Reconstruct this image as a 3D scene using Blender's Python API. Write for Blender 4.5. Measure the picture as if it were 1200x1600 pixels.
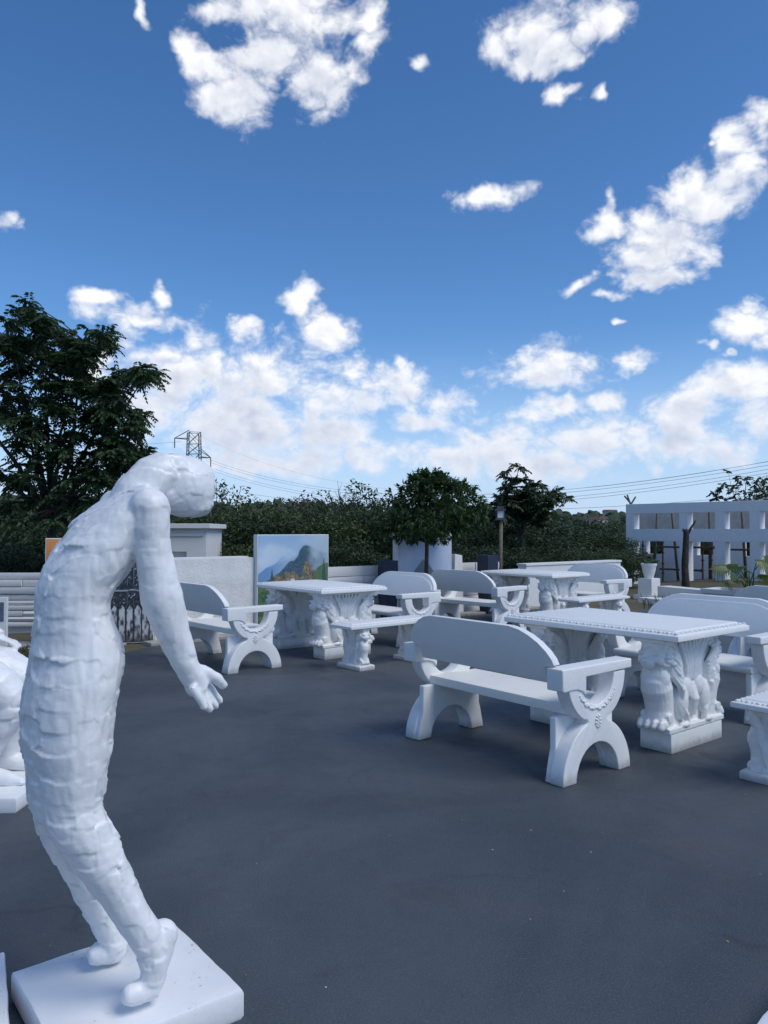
import bpy, bmesh, math, random
import numpy as np
from mathutils import Vector, Matrix

scene = bpy.context.scene
for o in list(bpy.data.objects):
    bpy.data.objects.remove(o, do_unlink=True)
COL = scene.collection
R = math.radians
random.seed(7)
RNG = np.random.default_rng(11)

# ---------------------------------------------------------------- camera
FPX, EYE, HORIZON = 1200.0, 1.5, 829.0
PITCH = math.atan((HORIZON - 800) / FPX)
cam_data = bpy.data.cameras.new('camera')
cam = bpy.data.objects.new('camera', cam_data)
COL.objects.link(cam)
cam.location = (0, 0, EYE)
cam.rotation_euler = (R(90) + PITCH, 0, 0)
cam_data.sensor_fit = 'VERTICAL'
cam_data.sensor_height = 32.0
cam_data.lens = 32.0 * FPX / 1600.0
cam_data.clip_start = 0.05
cam_data.clip_end = 9000
scene.camera = cam


def ray(x, y):
    u = (x - 600) / FPX
    v = (800 - y) / FPX
    return np.array([u, math.cos(PITCH) - v * math.sin(PITCH), math.sin(PITCH) + v * math.cos(PITCH)])


def at(x, y, depth):
    """point on the pixel's ray at the given distance along +Y"""
    r = ray(x, y)
    p = np.array([0, 0, EYE]) + r * (depth / r[1])
    return Vector(p)


def on_ground(x, y, z=0.0):
    r = ray(x, y)
    return Vector(np.array([0, 0, EYE]) + r * ((z - EYE) / r[2]))


def on_plane(x, y, p0, n):
    r = ray(x, y)
    o = np.array([0, 0, EYE])
    t = np.dot(np.array(p0) - o, n) / np.dot(r, n)
    return Vector(o + r * t)


# ---------------------------------------------------------------- world
SUN_AZ = R(-28)        # measured from +X, counter-clockwise
SUN_EL = R(52)
SKY_STRENGTH = 0.100
EXPOSURE = 0.46

world = bpy.data.worlds.new('World')
scene.world = world
world.use_nodes = True
wt = world.node_tree
wt.nodes.clear()


def wn(kind, **kw):
    n = wt.nodes.new(kind)
    for k, v in kw.items():
        setattr(n, k, v)
    return n


def wmath(op, a, b=None, c=None, clamp=False):
    n = wn('ShaderNodeMath', operation=op, use_clamp=clamp)
    for i, v in enumerate((a, b, c)):
        if v is None:
            continue
        if isinstance(v, (int, float)):
            n.inputs[i].default_value = v
        else:
            wt.links.new(v, n.inputs[i])
    return n.outputs[0]


def wvec(op, a, b=None, c=None, out=0):
    n = wn('ShaderNodeVectorMath', operation=op)
    for i, v in enumerate((a, b, c)):
        if v is None:
            continue
        if isinstance(v, (tuple, list)):
            n.inputs[i].default_value = v
        else:
            wt.links.new(v, n.inputs[i])
    return n.outputs[out]


def wrange(v, a, b, lo=0.0, hi=1.0, smooth=True):
    n = wn('ShaderNodeMapRange', interpolation_type='SMOOTHSTEP' if smooth else 'LINEAR')
    n.clamp = True
    wt.links.new(v, n.inputs[0])
    n.inputs[1].default_value, n.inputs[2].default_value = a, b
    n.inputs[3].default_value, n.inputs[4].default_value = lo, hi
    return n.outputs[0]


sky = wn('ShaderNodeTexSky', sky_type='NISHITA')
sky.sun_disc = False
sky.sun_elevation = SUN_EL
sky.sun_rotation = math.pi / 2 - SUN_AZ
sky.altitude = 1400
sky.air_density = 1.0
sky.dust_density = 0.7
sky.ozone_density = 2.2
hsv = wn('ShaderNodeHueSaturation')
hsv.inputs['Saturation'].default_value = 1.22
hsv.inputs['Value'].default_value = 1.0
wt.links.new(sky.outputs[0], hsv.inputs['Color'])

tc = wn('ShaderNodeTexCoord')
D = tc.outputs['Generated']
sep = wn('ShaderNodeSeparateXYZ')
wt.links.new(D, sep.inputs[0])
DEG = 180 / math.pi
az = wmath('MULTIPLY', wmath('ARCTAN2', sep.outputs[0], sep.outputs[1]), DEG)
el = wmath('MULTIPLY', wmath('ARCSINE', sep.outputs[2]), DEG)
comb = wn('ShaderNodeCombineXYZ')
wt.links.new(az, comb.inputs[0])
wt.links.new(el, comb.inputs[1])


def wnoise(vec, scale, detail, rough, distortion=0.0):
    n = wn('ShaderNodeTexNoise', noise_dimensions='3D')
    wt.links.new(vec, n.inputs['Vector'])
    n.inputs['Scale'].default_value = scale
    n.inputs['Detail'].default_value = detail
    n.inputs['Roughness'].default_value = rough
    n.inputs['Distortion'].default_value = distortion
    return n


warp = wnoise(D, 9.0, 4.0, 0.55)
wv = wvec('MULTIPLY', wvec('SUBTRACT', warp.outputs['Color'], (0.5, 0.5, 0.5)), (5.5, 4.5, 0))
P = wvec('ADD', comb.outputs[0], wv)


def azel(x, y):
    r = ray(x, y)
    return math.degrees(math.atan2(r[0], r[1])), math.degrees(math.asin(r[2] / np.linalg.norm(r)))


# cumulus clouds of that afternoon: centre and half size of each puff
PUFFS = [
    (470, 45, 95, 80), (505, 125, 85, 62), (365, 150, 75, 42), (405, 20, 70, 55), (577, 48, 32, 42), (300, 95, 26, 40),
    (330, 25, 40, 25), (440, 95, 75, 55),
    (850, 55, 95, 68), (930, 15, 75, 48), (765, 75, 34, 36), (890, 152, 46, 20), (962, 150, 12, 16), (835, 100, 50, 40),
    (763, 300, 64, 27), (655, 93, 16, 16), (220, 15, 12, 22), (8, 345, 26, 20),
    (1030, 385, 85, 62), (1090, 320, 85, 45), (1168, 235, 40, 58), (940, 345, 40, 32), (950, 300, 20, 32), (902, 441, 34, 17),
    (955, 463, 28, 10), (1000, 430, 55, 26), (1190, 190, 30, 40), (1135, 232, 10, 8),
    (150, 458, 48, 20), (215, 490, 70, 24), (250, 462, 16, 14),
    (458, 475, 28, 30), (510, 527, 40, 28), (368, 523, 42, 19),
    (300, 585, 108, 66), (420, 600, 118, 70), (520, 625, 92, 56), (240, 640, 90, 60), (360, 665, 190, 62), (150, 590, 60, 34),
    (520, 680, 80, 30), (430, 720, 220, 26),
    (640, 612, 78, 54), (715, 630, 62, 36), (660, 672, 60, 20), (745, 678, 30, 14), (622, 562, 14, 12), (620, 710, 70, 22),
    (700, 720, 90, 22),
    (868, 570, 82, 36), (1002, 562, 44, 20), (865, 632, 45, 20), (945, 622, 36, 18), (770, 700, 90, 40),
    (1150, 605, 95, 38), (1070, 650, 60, 42), (1180, 650, 70, 45), (930, 690, 130, 44), (850, 725, 130, 32), (1060, 700, 130, 40),
    (1160, 500, 68, 32), (1100, 532, 10, 10), (1125, 543, 8, 6), (980, 498, 14, 6),
]
field = None
field_up = None
P_up = wvec('ADD', P, (0.9, 1.6, 0))      # a step towards the sun
for (x, y, rx, ry) in PUFFS:
    a0, e0 = azel(x, y)
    a1, _ = azel(x + rx, y)
    _, e1 = azel(x, y - ry)
    sx, sy = 1 / (abs(a1 - a0) * 1.12), 1 / (abs(e1 - e0) * 1.12)
    ln = wvec('LENGTH', wvec('MULTIPLY_ADD', P, (sx, sy, 0), (-a0 * sx, -e0 * sy, 0)), out=1)
    if field is None:
        field = ln
    else:
        field = wmath('SMOOTH_MIN', field, ln, 0.28)
    if rx * ry > 1900:
        l2 = wvec('LENGTH', wvec('MULTIPLY_ADD', P_up, (sx, sy, 0), (-a0 * sx, -e0 * sy, 0)), out=1)
        field_up = l2 if field_up is None else wmath('SMOOTH_MIN', field_up, l2, 0.28)
stretch = wvec('MULTIPLY', D, (1.0, 1.0, 1.3))


def billow(vec, scale, detail):
    """rounded cauliflower bumps with sharp creases"""
    return wmath('MULTIPLY', wmath('ABSOLUTE', wmath('SUBTRACT', wnoise(vec, scale, detail, 0.58).outputs[0], 0.5)), 2.6)


fine = wvec('ADD', stretch, wvec('MULTIPLY', wvec('SUBTRACT', warp.outputs['Color'], (0.5, 0.5, 0.5)), (0.06, 0.06, 0.06)))
n_a = wnoise(stretch, 11.0, 9.0, 0.60)
b_a = billow(fine, 15.0, 4.0)
b_b = billow(wvec('ADD', fine, (0.008, -0.002, 0.013)), 15.0, 3.0)
detail_n = wmath('ADD', wmath('MULTIPLY', wmath('SUBTRACT', n_a.outputs[0], 0.5), 2.3), wmath('MULTIPLY', wmath('SUBTRACT', b_a, 0.28), 1.2))
f_in = wmath('ADD', wmath('SUBTRACT', 1.10, field), detail_n)
# the same kind of broken cumulus over the rest of the sky
n_far = wnoise(wvec('MULTIPLY', D, (1, 1, 1.5)), 2.6, 7.0, 0.58, 0.3)
f_out = wmath('MULTIPLY', wmath('SUBTRACT', n_far.outputs[0], 0.575), 6.0)
edge = wmath('MAXIMUM', wmath('SUBTRACT', wmath('ABSOLUTE', az), 28.0), wmath('SUBTRACT', el, 36.0))
F = wn('ShaderNodeMix', data_type='FLOAT')
wt.links.new(wrange(edge, -1.0, 6.0), F.inputs[0])
wt.links.new(f_in, F.inputs[2])
wt.links.new(f_out, F.inputs[3])
Fo = F.outputs[0]
alpha = wrange(Fo, -0.10, 0.80)
relief = wmath('MULTIPLY', wmath('SUBTRACT', b_b, b_a), 1.0)
body_sh = wrange(wmath('ADD', wmath('SUBTRACT', 1.0, field_up), wmath('MULTIPLY', wmath('SUBTRACT', n_a.outputs[0], 0.5), 1.6)), 0.05, 0.85, 0.0, 0.62)
thick = wmath('MULTIPLY', body_sh, wrange(Fo, 0.25, 0.95))
shade = wmath('ADD', wmath('ADD', thick, relief), 0.08, clamp=True)
ccol = wn('ShaderNodeMix', data_type='RGBA')
wt.links.new(shade, ccol.inputs[0])
ccol.inputs[6].default_value = (0.90, 0.91, 0.94, 1)
ccol.inputs[7].default_value = (0.48, 0.53, 0.66, 1)
# low clouds sink into the pale air above the horizon
hz = wn('ShaderNodeMix', data_type='RGBA')
wt.links.new(wrange(el, 0.0, 14.0, 0.70, 0.0), hz.inputs[0])
wt.links.new(ccol.outputs[2], hz.inputs[6])
hz.inputs[7].default_value = (0.55, 0.62, 0.77, 1)
bg_sky = wn('ShaderNodeBackground')
tint = wn('ShaderNodeMix', data_type='RGBA', blend_type='MULTIPLY')
tint.inputs[0].default_value = 1.0
wt.links.new(hsv.outputs[0], tint.inputs[6])
tint.inputs[7].default_value = (0.98, 1.03, 1.10, 1)
low = wn('ShaderNodeMix', data_type='RGBA')
wt.links.new(wrange(el, -2.0, 15.0, 0.92, 0.0), low.inputs[0])
wt.links.new(tint.outputs[2], low.inputs[6])
low.inputs[7].default_value = tuple(q / SKY_STRENGTH for q in (0.36, 0.48, 0.68)) + (1,)
wt.links.new(low.outputs[2], bg_sky.inputs[0])
bg_sky.inputs[1].default_value = SKY_STRENGTH
bg_cl = wn('ShaderNodeBackground')
wt.links.new(hz.outputs[2], bg_cl.inputs[0])
bg_cl.inputs[1].default_value = 0.82
mixw = wn('ShaderNodeMixShader')
wt.links.new(alpha, mixw.inputs[0])
wt.links.new(bg_sky.outputs[0], mixw.inputs[1])
wt.links.new(bg_cl.outputs[0], mixw.inputs[2])
wout = wn('ShaderNodeOutputWorld')
wt.links.new(mixw.outputs[0], wout.inputs[0])

world.cycles.sampling_method = 'MANUAL'
world.cycles.sample_map_resolution = 512

# ---------------------------------------------------------------- sun (veiled by a cloud)
sun_data = bpy.data.lights.new('sun', 'SUN')
sun_data.energy = 1.5
sun_data.angle = R(32)
sun_data.color = (1.0, 0.975, 0.89)
sun = bpy.data.objects.new('sun', sun_data)
COL.objects.link(sun)
sdir = Vector((math.cos(SUN_EL) * math.cos(SUN_AZ), math.cos(SUN_EL) * math.sin(SUN_AZ), math.sin(SUN_EL)))
sun.rotation_euler = (-sdir).to_track_quat('-Z', 'Y').to_euler()
sun.location = sdir * 40

scene.view_settings.view_transform = 'Standard'
scene.view_settings.look = 'None'
scene.view_settings.gamma = 1.0
scene.view_settings.exposure = EXPOSURE

# ---------------------------------------------------------------- helpers
ALPHA = R(38.5)                                   # the yard's own axes
S = np.array([math.cos(ALPHA), math.sin(ALPHA), 0])
L = np.array([S[1], -S[0], 0])
SV, LV = Vector(S), Vector(L)


def tag(o, label=None, cat=None, group=None, kind=None):
    if label:
        o['label'] = label
    if cat:
        o['category'] = cat
    if group:
        o['group'] = group
    if kind:
        o['kind'] = kind
    return o


def empty(name, loc=(0, 0, 0), rz=0.0):
    o = bpy.data.objects.new(name, None)
    o.empty_display_size = 0.1
    o.location = loc
    o.rotation_euler = (0, 0, rz)
    COL.objects.link(o)
    return o


def link(name, me, parent=None, loc=None, rot=None, scale=None):
    o = bpy.data.objects.new(name, me)
    COL.objects.link(o)
    if parent is not None:
        o.parent = parent
    if loc is not None:
        o.location = loc
    if rot is not None:
        o.rotation_euler = rot
    if scale is not None:
        o.scale = scale
    return o


def copy_tree(o, parent=None):
    c = o.copy()
    COL.objects.link(c)
    c.parent = parent
    for ch in [k for k in bpy.data.objects if k.parent == o]:
        copy_tree(ch, c)
    return c


_ICO = {}


def ico(sub):
    if sub not in _ICO:
        bm = bmesh.new()
        bmesh.ops.create_icosphere(bm, subdivisions=sub, radius=1.0)
        v = np.array([q.co[:] for q in bm.verts])
        f = [[q.index for q in t.verts] for t in bm.faces]
        bm.free()
        _ICO[sub] = (v, f)
    return _ICO[sub]


class MB:
    """collects shapes into one mesh"""

    def __init__(self):
        self.v, self.f, self.m = [], [], []
        self.mi = 0

    def add(self, verts, faces):
        b = len(self.v)
        self.v.extend([tuple(map(float, p)) for p in verts])
        self.f.extend([[b + i for i in q] for q in faces])
        self.m.extend([self.mi] * len(faces))
        return self

    def box(self, lo, hi, rz=0.0, c=None):
        x0, y0, z0 = lo
        x1, y1, z1 = hi
        vs = [Vector((x, y, z)) for z in (z0, z1) for (x, y) in ((x0, y0), (x1, y0), (x1, y1), (x0, y1))]
        if rz or c is not None:
            m = Matrix.Rotation(rz, 3, 'Z')
            vs = [m @ p + Vector(c or (0, 0, 0)) for p in vs]
        return self.add(vs, [[0, 3, 2, 1], [4, 5, 6, 7], [0, 1, 5, 4], [1, 2, 6, 5], [2, 3, 7, 6], [3, 0, 4, 7]])

    def ell(self, c, r, sub=2, mat=None):
        v, f = ico(sub)
        p = v * np.array(r)
        if mat is not None:
            p = p @ np.array(mat).T
        return self.add(p + np.array(c), f)

    def tube(self, pts, rad, n=8, cap=True, flat=1.0):
        pts = [Vector(p) for p in pts]
        if isinstance(rad, (int, float)):
            rad = [rad] * len(pts)
        vs, fs = [], []
        up = Vector((0, 0, 1))
        prev = None
        for i, p in enumerate(pts):
            t = (pts[min(i + 1, len(pts) - 1)] - pts[max(i - 1, 0)]).normalized()
            ref = prev if prev is not None else (up if abs(t.z) < 0.9 else Vector((1, 0, 0)))
            a = (ref - t * ref.dot(t))
            a = a.normalized() if a.length > 1e-6 else t.orthogonal().normalized()
            prev = a
            b = t.cross(a)
            for k in range(n):
                w = 2 * math.pi * k / n
                vs.append(p + (a * math.cos(w) + b * math.sin(w) * flat) * rad[i])
        for i in range(len(pts) - 1):
            for k in range(n):
                fs.append([i * n + k, i * n + (k + 1) % n, (i + 1) * n + (k + 1) % n, (i + 1) * n + k])
        if cap:
            fs.append(list(range(n))[::-1])
            fs.append([(len(pts) - 1) * n + k for k in range(n)])
        return self.add(vs, fs)

    def loft(self, rings):
        n = len(rings[0])
        vs = [p for r_ in rings for p in r_]
        fs = []
        for i in range(len(rings) - 1):
            for k in range(n):
                fs.append([i * n + k, i * n + (k + 1) % n, (i + 1) * n + (k + 1) % n, (i + 1) * n + k])
        fs.append(list(range(n))[::-1])
        fs.append([(len(rings) - 1) * n + k for k in range(n)])
        return self.add(vs, fs)

    def prism(self, outline, t0, t1, fn, tfn=None):
        """outline [(u,v)] counter-clockwise, extruded from t0 to t1; fn(u,v,t) -> point"""
        n = len(outline)
        vs = []
        for side in (0, 1):
            for (u, v) in outline:
                t = (t0, t1)[side]
                if tfn:
                    t = tfn(u, v, side)
                vs.append(fn(u, v, t))
        fs = [list(range(n))[::-1], [n + i for i in range(n)]]
        for i in range(n):
            j = (i + 1) % n
            fs.append([i, j, n + j, n + i])
        return self.add(vs, fs)

    def mesh(self, name, mats, smooth=False, bevel=0.0, seg=2, fixn=True, autosmooth=None, weld=False):
        me = bpy.data.meshes.new(name)
        me.from_pydata(self.v, [], self.f)
        if not isinstance(mats, (list, tuple)):
            mats = [mats]
        for q in mats:
            me.materials.append(q)
        if len(mats) > 1:
            me.polygons.foreach_set('material_index', self.m)
        if fixn or bevel or weld:
            bm = bmesh.new()
            bm.from_mesh(me)
            if weld:
                bmesh.ops.remove_doubles(bm, verts=bm.verts, dist=1e-5)
            if fixn:
                bmesh.ops.recalc_face_normals(bm, faces=bm.faces)
            if bevel:
                es = [e for e in bm.edges if len(e.link_faces) == 2 and e.calc_face_angle(0) > R(28)]
                bmesh.ops.bevel(bm, geom=es, offset=bevel, segments=seg, profile=0.6, affect='EDGES', clamp_overlap=True)
            bm.to_mesh(me)
            bm.free()
        if smooth:
            me.polygons.foreach_set('use_smooth', [True] * len(me.polygons))
        if autosmooth:
            me.polygons.foreach_set('use_smooth', [True] * len(me.polygons))
            try:
                me.set_sharp_from_angle(angle=R(autosmooth))
            except Exception:
                pass
        me.update()
        return me

    def build(self, name, mats, parent=None, **kw):
        return link(name, self.mesh(name, mats, **kw), parent)


def vnoise(p, seed=0):
    """smooth value noise in -1..1 for an (n,3) array"""
    p = np.asarray(p, float)
    i = np.floor(p).astype(np.int64)
    f = p - i
    f = f * f * (3 - 2 * f)

    def h(ix, iy, iz):
        n = (ix * 374761393 + iy * 668265263 + iz * 2147483647 + seed * 974711) & 0x7fffffff
        n = ((n ^ (n >> 13)) * 1274126177) & 0x7fffffff
        n = n ^ (n >> 16)
        return (n & 0xffff) / 32767.5 - 1.0
    r = 0
    for dx in (0, 1):
        for dy in (0, 1):
            for dz in (0, 1):
                w = (f[:, 0] if dx else 1 - f[:, 0]) * (f[:, 1] if dy else 1 - f[:, 1]) * (f[:, 2] if dz else 1 - f[:, 2])
                r = r + w * h(i[:, 0] + dx, i[:, 1] + dy, i[:, 2] + dz)
    return r


def fbm(p, octv=4, seed=0):
    p = np.asarray(p, float)
    a, s, r = 1.0, 0.0, 0
    for k in range(octv):
        r = r + a * vnoise(p * (2 ** k), seed + k * 17)
        s += a
        a *= 0.5
    return r / s


def remesh(mb, voxel, smooth_it=0):
    """fuse overlapping shapes into one continuous surface"""
    me = mb.mesh('tmp', [], fixn=True)
    o = bpy.data.objects.new('tmp', me)
    COL.objects.link(o)
    m = o.modifiers.new('r', 'REMESH')
    m.mode = 'VOXEL'
    m.voxel_size = voxel
    if smooth_it:
        sm = o.modifiers.new('s', 'SMOOTH')
        sm.factor = 0.5
        sm.iterations = smooth_it
    dg = bpy.context.evaluated_depsgraph_get()
    out = bpy.data.meshes.new_from_object(o.evaluated_get(dg))
    bpy.data.objects.remove(o, do_unlink=True)
    bpy.data.meshes.remove(me)
    return out


def mesh_arrays(me):
    n = len(me.vertices)
    co = np.empty(n * 3)
    me.vertices.foreach_get('co', co)
    no = np.empty(n * 3, dtype=np.float32)
    me.vertex_normals.foreach_get('vector', no)
    return co.reshape(n, 3), no.reshape(n, 3).astype(float)


def set_co(me, co):
    me.vertices.foreach_set('co', co.ravel())
    me.polygons.foreach_set('use_smooth', [True] * len(me.polygons))
    me.update()


# ---------------------------------------------------------------- materials
class NT:
    def __init__(self, name):
        self.mat = bpy.data.materials.new(name)
        self.mat.use_nodes = True
        self.t = self.mat.node_tree
        self.b = self.t.nodes['Principled BSDF']
        self.tc = self.t.nodes.new('ShaderNodeTexCoord')

    def node(self, kind, **kw):
        n = self.t.nodes.new(kind)
        for k, v in kw.items():
            setattr(n, k, v)
        return n

    def put(self, sock, v):
        if isinstance(v, bpy.types.NodeSocket):
            self.t.links.new(v, sock)
        else:
            sock.default_value = v

    def noise(self, scale, detail=4, rough=0.55, coord='Object', dist=0.0, vec=None):
        n = self.node('ShaderNodeTexNoise')
        self.put(n.inputs['Vector'], vec if vec is not None else self.tc.outputs[coord])
        n.inputs['Scale'].default_value = scale
        n.inputs['Detail'].default_value = detail
        n.inputs['Roughness'].default_value = rough
        n.inputs['Distortion'].default_value = dist
        return n.outputs[0]

    def rng(self, v, a, b, lo=0.0, hi=1.0):
        n = self.node('ShaderNodeMapRange', interpolation_type='SMOOTHSTEP')
        self.put(n.inputs[0], v)
        for i, q in enumerate((a, b, lo, hi)):
            n.inputs[i + 1].default_value = q
        return n.outputs[0]

    def mix(self, fac, a, b, blend='MIX'):
        n = self.node('ShaderNodeMix', data_type='RGBA', blend_type=blend)
        self.put(n.inputs[0], fac)
        for i, q in ((6, a), (7, b)):
            if isinstance(q, tuple) and len(q) == 3:
                q = q + (1.0,)
            self.put(n.inputs[i], q)
        return n.outputs[2]

    def math(self, op, a, b=0.0):
        n = self.node('ShaderNodeMath', operation=op)
        self.put(n.inputs[0], a)
        self.put(n.inputs[1], b)
        return n.outputs[0]

    def bump(self, h, strength=0.3, dist=0.01, normal=None):
        n = self.node('ShaderNodeBump')
        n.inputs['Strength'].default_value = strength
        n.inputs['Distance'].default_value = dist
        self.put(n.inputs['Height'], h)
        if normal is not None:
            self.put(n.inputs['Normal'], normal)
        return n.outputs[0]

    def done(self, color, rough=0.6, normal=None, spec=0.5):
        if isinstance(color, tuple) and len(color) == 3:
            color = color + (1.0,)
        self.put(self.b.inputs['Base Color'], color)
        self.put(self.b.inputs['Roughness'], rough)
        self.put(self.b.inputs['Specular IOR Level'], spec)
        if normal is not None:
            self.put(self.b.inputs['Normal'], normal)
        return self.mat


def white_paint(name, base=(0.80, 0.80, 0.79), dirt=0.10, rough=0.5, bump=0.25, bscale=35, tint=(0.55, 0.53, 0.48), foot=0.0):
    m = NT(name)
    big = m.noise(3.5, 5, 0.6)
    st = m.noise(11.0, 8, 0.7, dist=0.6)
    c = m.mix(m.rng(big, 0.35, 0.7, 0.0, 0.5), base, tuple(q * 0.93 for q in base))
    c = m.mix(m.rng(st, 0.58, 0.78, 0.0, dirt), c, tint)
    sp = m.noise(140.0, 2, 0.5)
    c = m.mix(m.rng(sp, 0.72, 0.80, 0.0, dirt * 1.5), c, (0.30, 0.28, 0.25))
    sx = m.node('ShaderNodeSeparateXYZ')
    m.put(sx.inputs[0], m.tc.outputs['Object'])
    splash = m.math('MULTIPLY', m.rng(m.math('ADD', sx.outputs[2], m.math('MULTIPLY', m.noise(14, 5, 0.65), -0.10)), -0.05, 0.03, 1.0, 0.0), foot)
    c = m.mix(splash, c, (0.27, 0.26, 0.25))
    drip = m.node('ShaderNodeMapping')
    m.put(drip.inputs['Vector'], m.tc.outputs['Object'])
    drip.inputs['Scale'].default_value = (1.0, 1.0, 0.12)
    c = m.mix(m.rng(m.noise(26, 4, 0.6, vec=drip.outputs[0]), 0.58, 0.80, 0.0, dirt * 1.2), c, tint)
    fine = m.noise(bscale, 6, 0.62)
    nrm = m.bump(fine, bump, 0.006)
    nrm = m.bump(m.noise(bscale * 7, 3, 0.6), bump * 0.6, 0.0012, nrm)
    rg = m.rng(st, 0.3, 0.75, rough - 0.06, rough + 0.16)
    return m.done(c, rg, nrm)


def simple(name, color, rough=0.7, var=0.2, scale=8, bump=0.2, bdist=0.005, spec=0.4):
    m = NT(name)
    n = m.noise(scale, 6, 0.62)
    c = m.mix(m.rng(n, 0.3, 0.72), tuple(q * (1 - var) for q in color), tuple(min(1, q * (1 + var)) for q in color))
    return m.done(c, rough, m.bump(m.noise(scale * 6, 5, 0.6), bump, bdist), spec)


M = {}
M['bench'] = white_paint('bench_white', dirt=0.18, rough=0.5, bump=0.35, foot=0.65)
M['seat'] = white_paint('seat_white', (0.80, 0.785, 0.74), dirt=0.22, rough=0.55)
M['table'] = white_paint('table_white', (0.80, 0.80, 0.785), dirt=0.16, rough=0.5, bscale=45, foot=0.65)
M['statue'] = white_paint('statue_white', (0.82, 0.82, 0.82), dirt=0.05, rough=0.36, bump=0.32, bscale=26)
M['wall'] = white_paint('wall_white', (0.74, 0.74, 0.73), dirt=0.25, rough=0.7, bump=0.5, bscale=22)
M['slab_wall'] = white_paint('slab_wall_white', (0.66, 0.65, 0.64), dirt=0.45, rough=0.8, bump=0.7, bscale=30)
M['building'] = white_paint('building_white', (0.84, 0.84, 0.84), dirt=0.12, rough=0.75, bump=0.3, bscale=14)
M['taupe'] = simple('bare_plaster', (0.62, 0.55, 0.47), 0.85, 0.12, 2.5)
M['concrete'] = simple('pale_concrete', (0.36, 0.34, 0.31), 0.85, 0.2, 6, 0.4)
M['rust'] = simple('rusty_steel', (0.085, 0.042, 0.036), 0.65, 0.4, 22, 0.4)
M['dark_steel'] = simple('dark_steel', (0.07, 0.072, 0.08), 0.5, 0.3, 12)
M['navy'] = simple('navy_paint', (0.018, 0.026, 0.055), 0.45, 0.25, 9)
M['bark'] = simple('bark', (0.060, 0.050, 0.042), 0.9, 0.4, 24, 0.8, 0.01)
M['dead_wood'] = simple('dead_wood', (0.045, 0.038, 0.033), 0.9, 0.5, 18, 0.9, 0.012)
M['pole_wood'] = simple('pole_wood', (0.16, 0.14, 0.10), 0.85, 0.3, 26, 0.5)
M['glass'] = simple('lamp_glass', (0.62, 0.64, 0.66), 0.25, 0.05, 9, 0.0)
M['wire'] = simple('wire_metal', (0.16, 0.17, 0.19), 0.5, 0.1, 3, 0.0)
M['roof'] = simple('roof_tile', (0.20, 0.13, 0.10), 0.8, 0.25, 3)
M['house'] = simple('house_plaster', (0.55, 0.52, 0.48), 0.8, 0.1, 2)
M['window_dark'] = simple('dark_window', (0.03, 0.035, 0.04), 0.15, 0.2, 3, 0.0)
M['soil'] = simple('soil', (0.11, 0.08, 0.055), 0.95, 0.35, 14, 0.8, 0.02)

# statue slab: white paint with brown grit lying on it
m = NT('slab_white')
c = m.mix(m.rng(m.noise(4, 5), 0.35, 0.7, 0, 0.6), (0.82, 0.82, 0.82), (0.74, 0.74, 0.74))
patch = m.rng(m.noise(7.5, 4, 0.6), 0.54, 0.68)
grit = m.rng(m.noise(70, 6, 0.75), 0.56, 0.66)
c = m.mix(m.math('MULTIPLY', patch, m.math('MULTIPLY', grit, 0.75)), c, (0.16, 0.11, 0.075))
c = m.mix(m.rng(m.noise(16, 6, 0.7), 0.62, 0.8, 0, 0.25), c, (0.5, 0.46, 0.4))
M['slab'] = m.done(c, 0.42, m.bump(m.noise(40, 6), 0.3, 0.005))

# asphalt, sealed dark and bluish
m = NT('asphalt')
big = m.noise(0.55, 6, 0.6, dist=0.5)
mid = m.noise(2.6, 7, 0.65, dist=0.8)
c = m.mix(m.rng(big, 0.36, 0.66), (0.044, 0.056, 0.070), (0.080, 0.094, 0.110))
c = m.mix(m.rng(mid, 0.54, 0.78, 0.0, 0.45), c, (0.038, 0.044, 0.052))
c = m.mix(m.rng(m.noise(0.9, 6, 0.65, dist=0.4), 0.52, 0.72, 0, 0.40), c, (0.105, 0.096, 0.092))
grain = m.noise(120, 4, 0.75)
c = m.mix(m.rng(grain, 0.52, 0.70, 0.0, 0.55), c, (0.17, 0.175, 0.185))
c = m.mix(m.rng(m.noise(105, 4, 0.75, dist=0.3), 0.55, 0.72, 0.0, 0.6), c, (0.020, 0.024, 0.030))
pit = m.math('MULTIPLY', m.rng(m.noise(26, 5, 0.7), 0.64, 0.70), m.rng(m.noise(1.1, 4, 0.6), 0.50, 0.62))
c = m.mix(m.math('MULTIPLY', pit, 0.7), c, (0.018, 0.021, 0.026))
vor = m.node('ShaderNodeTexVoronoi')
m.put(vor.inputs['Vector'], m.tc.outputs['Object'])
vor.inputs['Scale'].default_value = 6.5
spk = m.rng(vor.outputs['Distance'], 0.028, 0.045, 1.0, 0.0)
rnd = m.rng(m.node('ShaderNodeTexWhiteNoise').outputs[0], 0.0, 1.0)
wnz = m.node('ShaderNodeTexWhiteNoise')
m.put(wnz.inputs['Vector'], vor.outputs['Position'])
spk = m.math('MULTIPLY', spk, m.rng(wnz.outputs[0], 0.93, 0.95))
c = m.mix(spk, c, (0.42, 0.38, 0.32))
cr = m.node('ShaderNodeTexVoronoi', feature='DISTANCE_TO_EDGE')
wv2 = m.node('ShaderNodeMix', data_type='VECTOR')
cn = m.node('ShaderNodeTexNoise')
m.put(cn.inputs['Vector'], m.tc.outputs['Object'])
cn.inputs['Scale'].default_value = 1.7
cn.inputs['Detail'].default_value = 6
wv2.inputs[0].default_value = 0.45
m.put(wv2.inputs[4], m.tc.outputs['Object'])
m.put(wv2.inputs[5], cn.outputs['Color'])
m.put(cr.inputs['Vector'], wv2.outputs[1])
cr.inputs['Scale'].default_value = 0.9
crack = m.rng(cr.outputs['Distance'], 0.0, 0.012, 1.0, 0.0)
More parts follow.
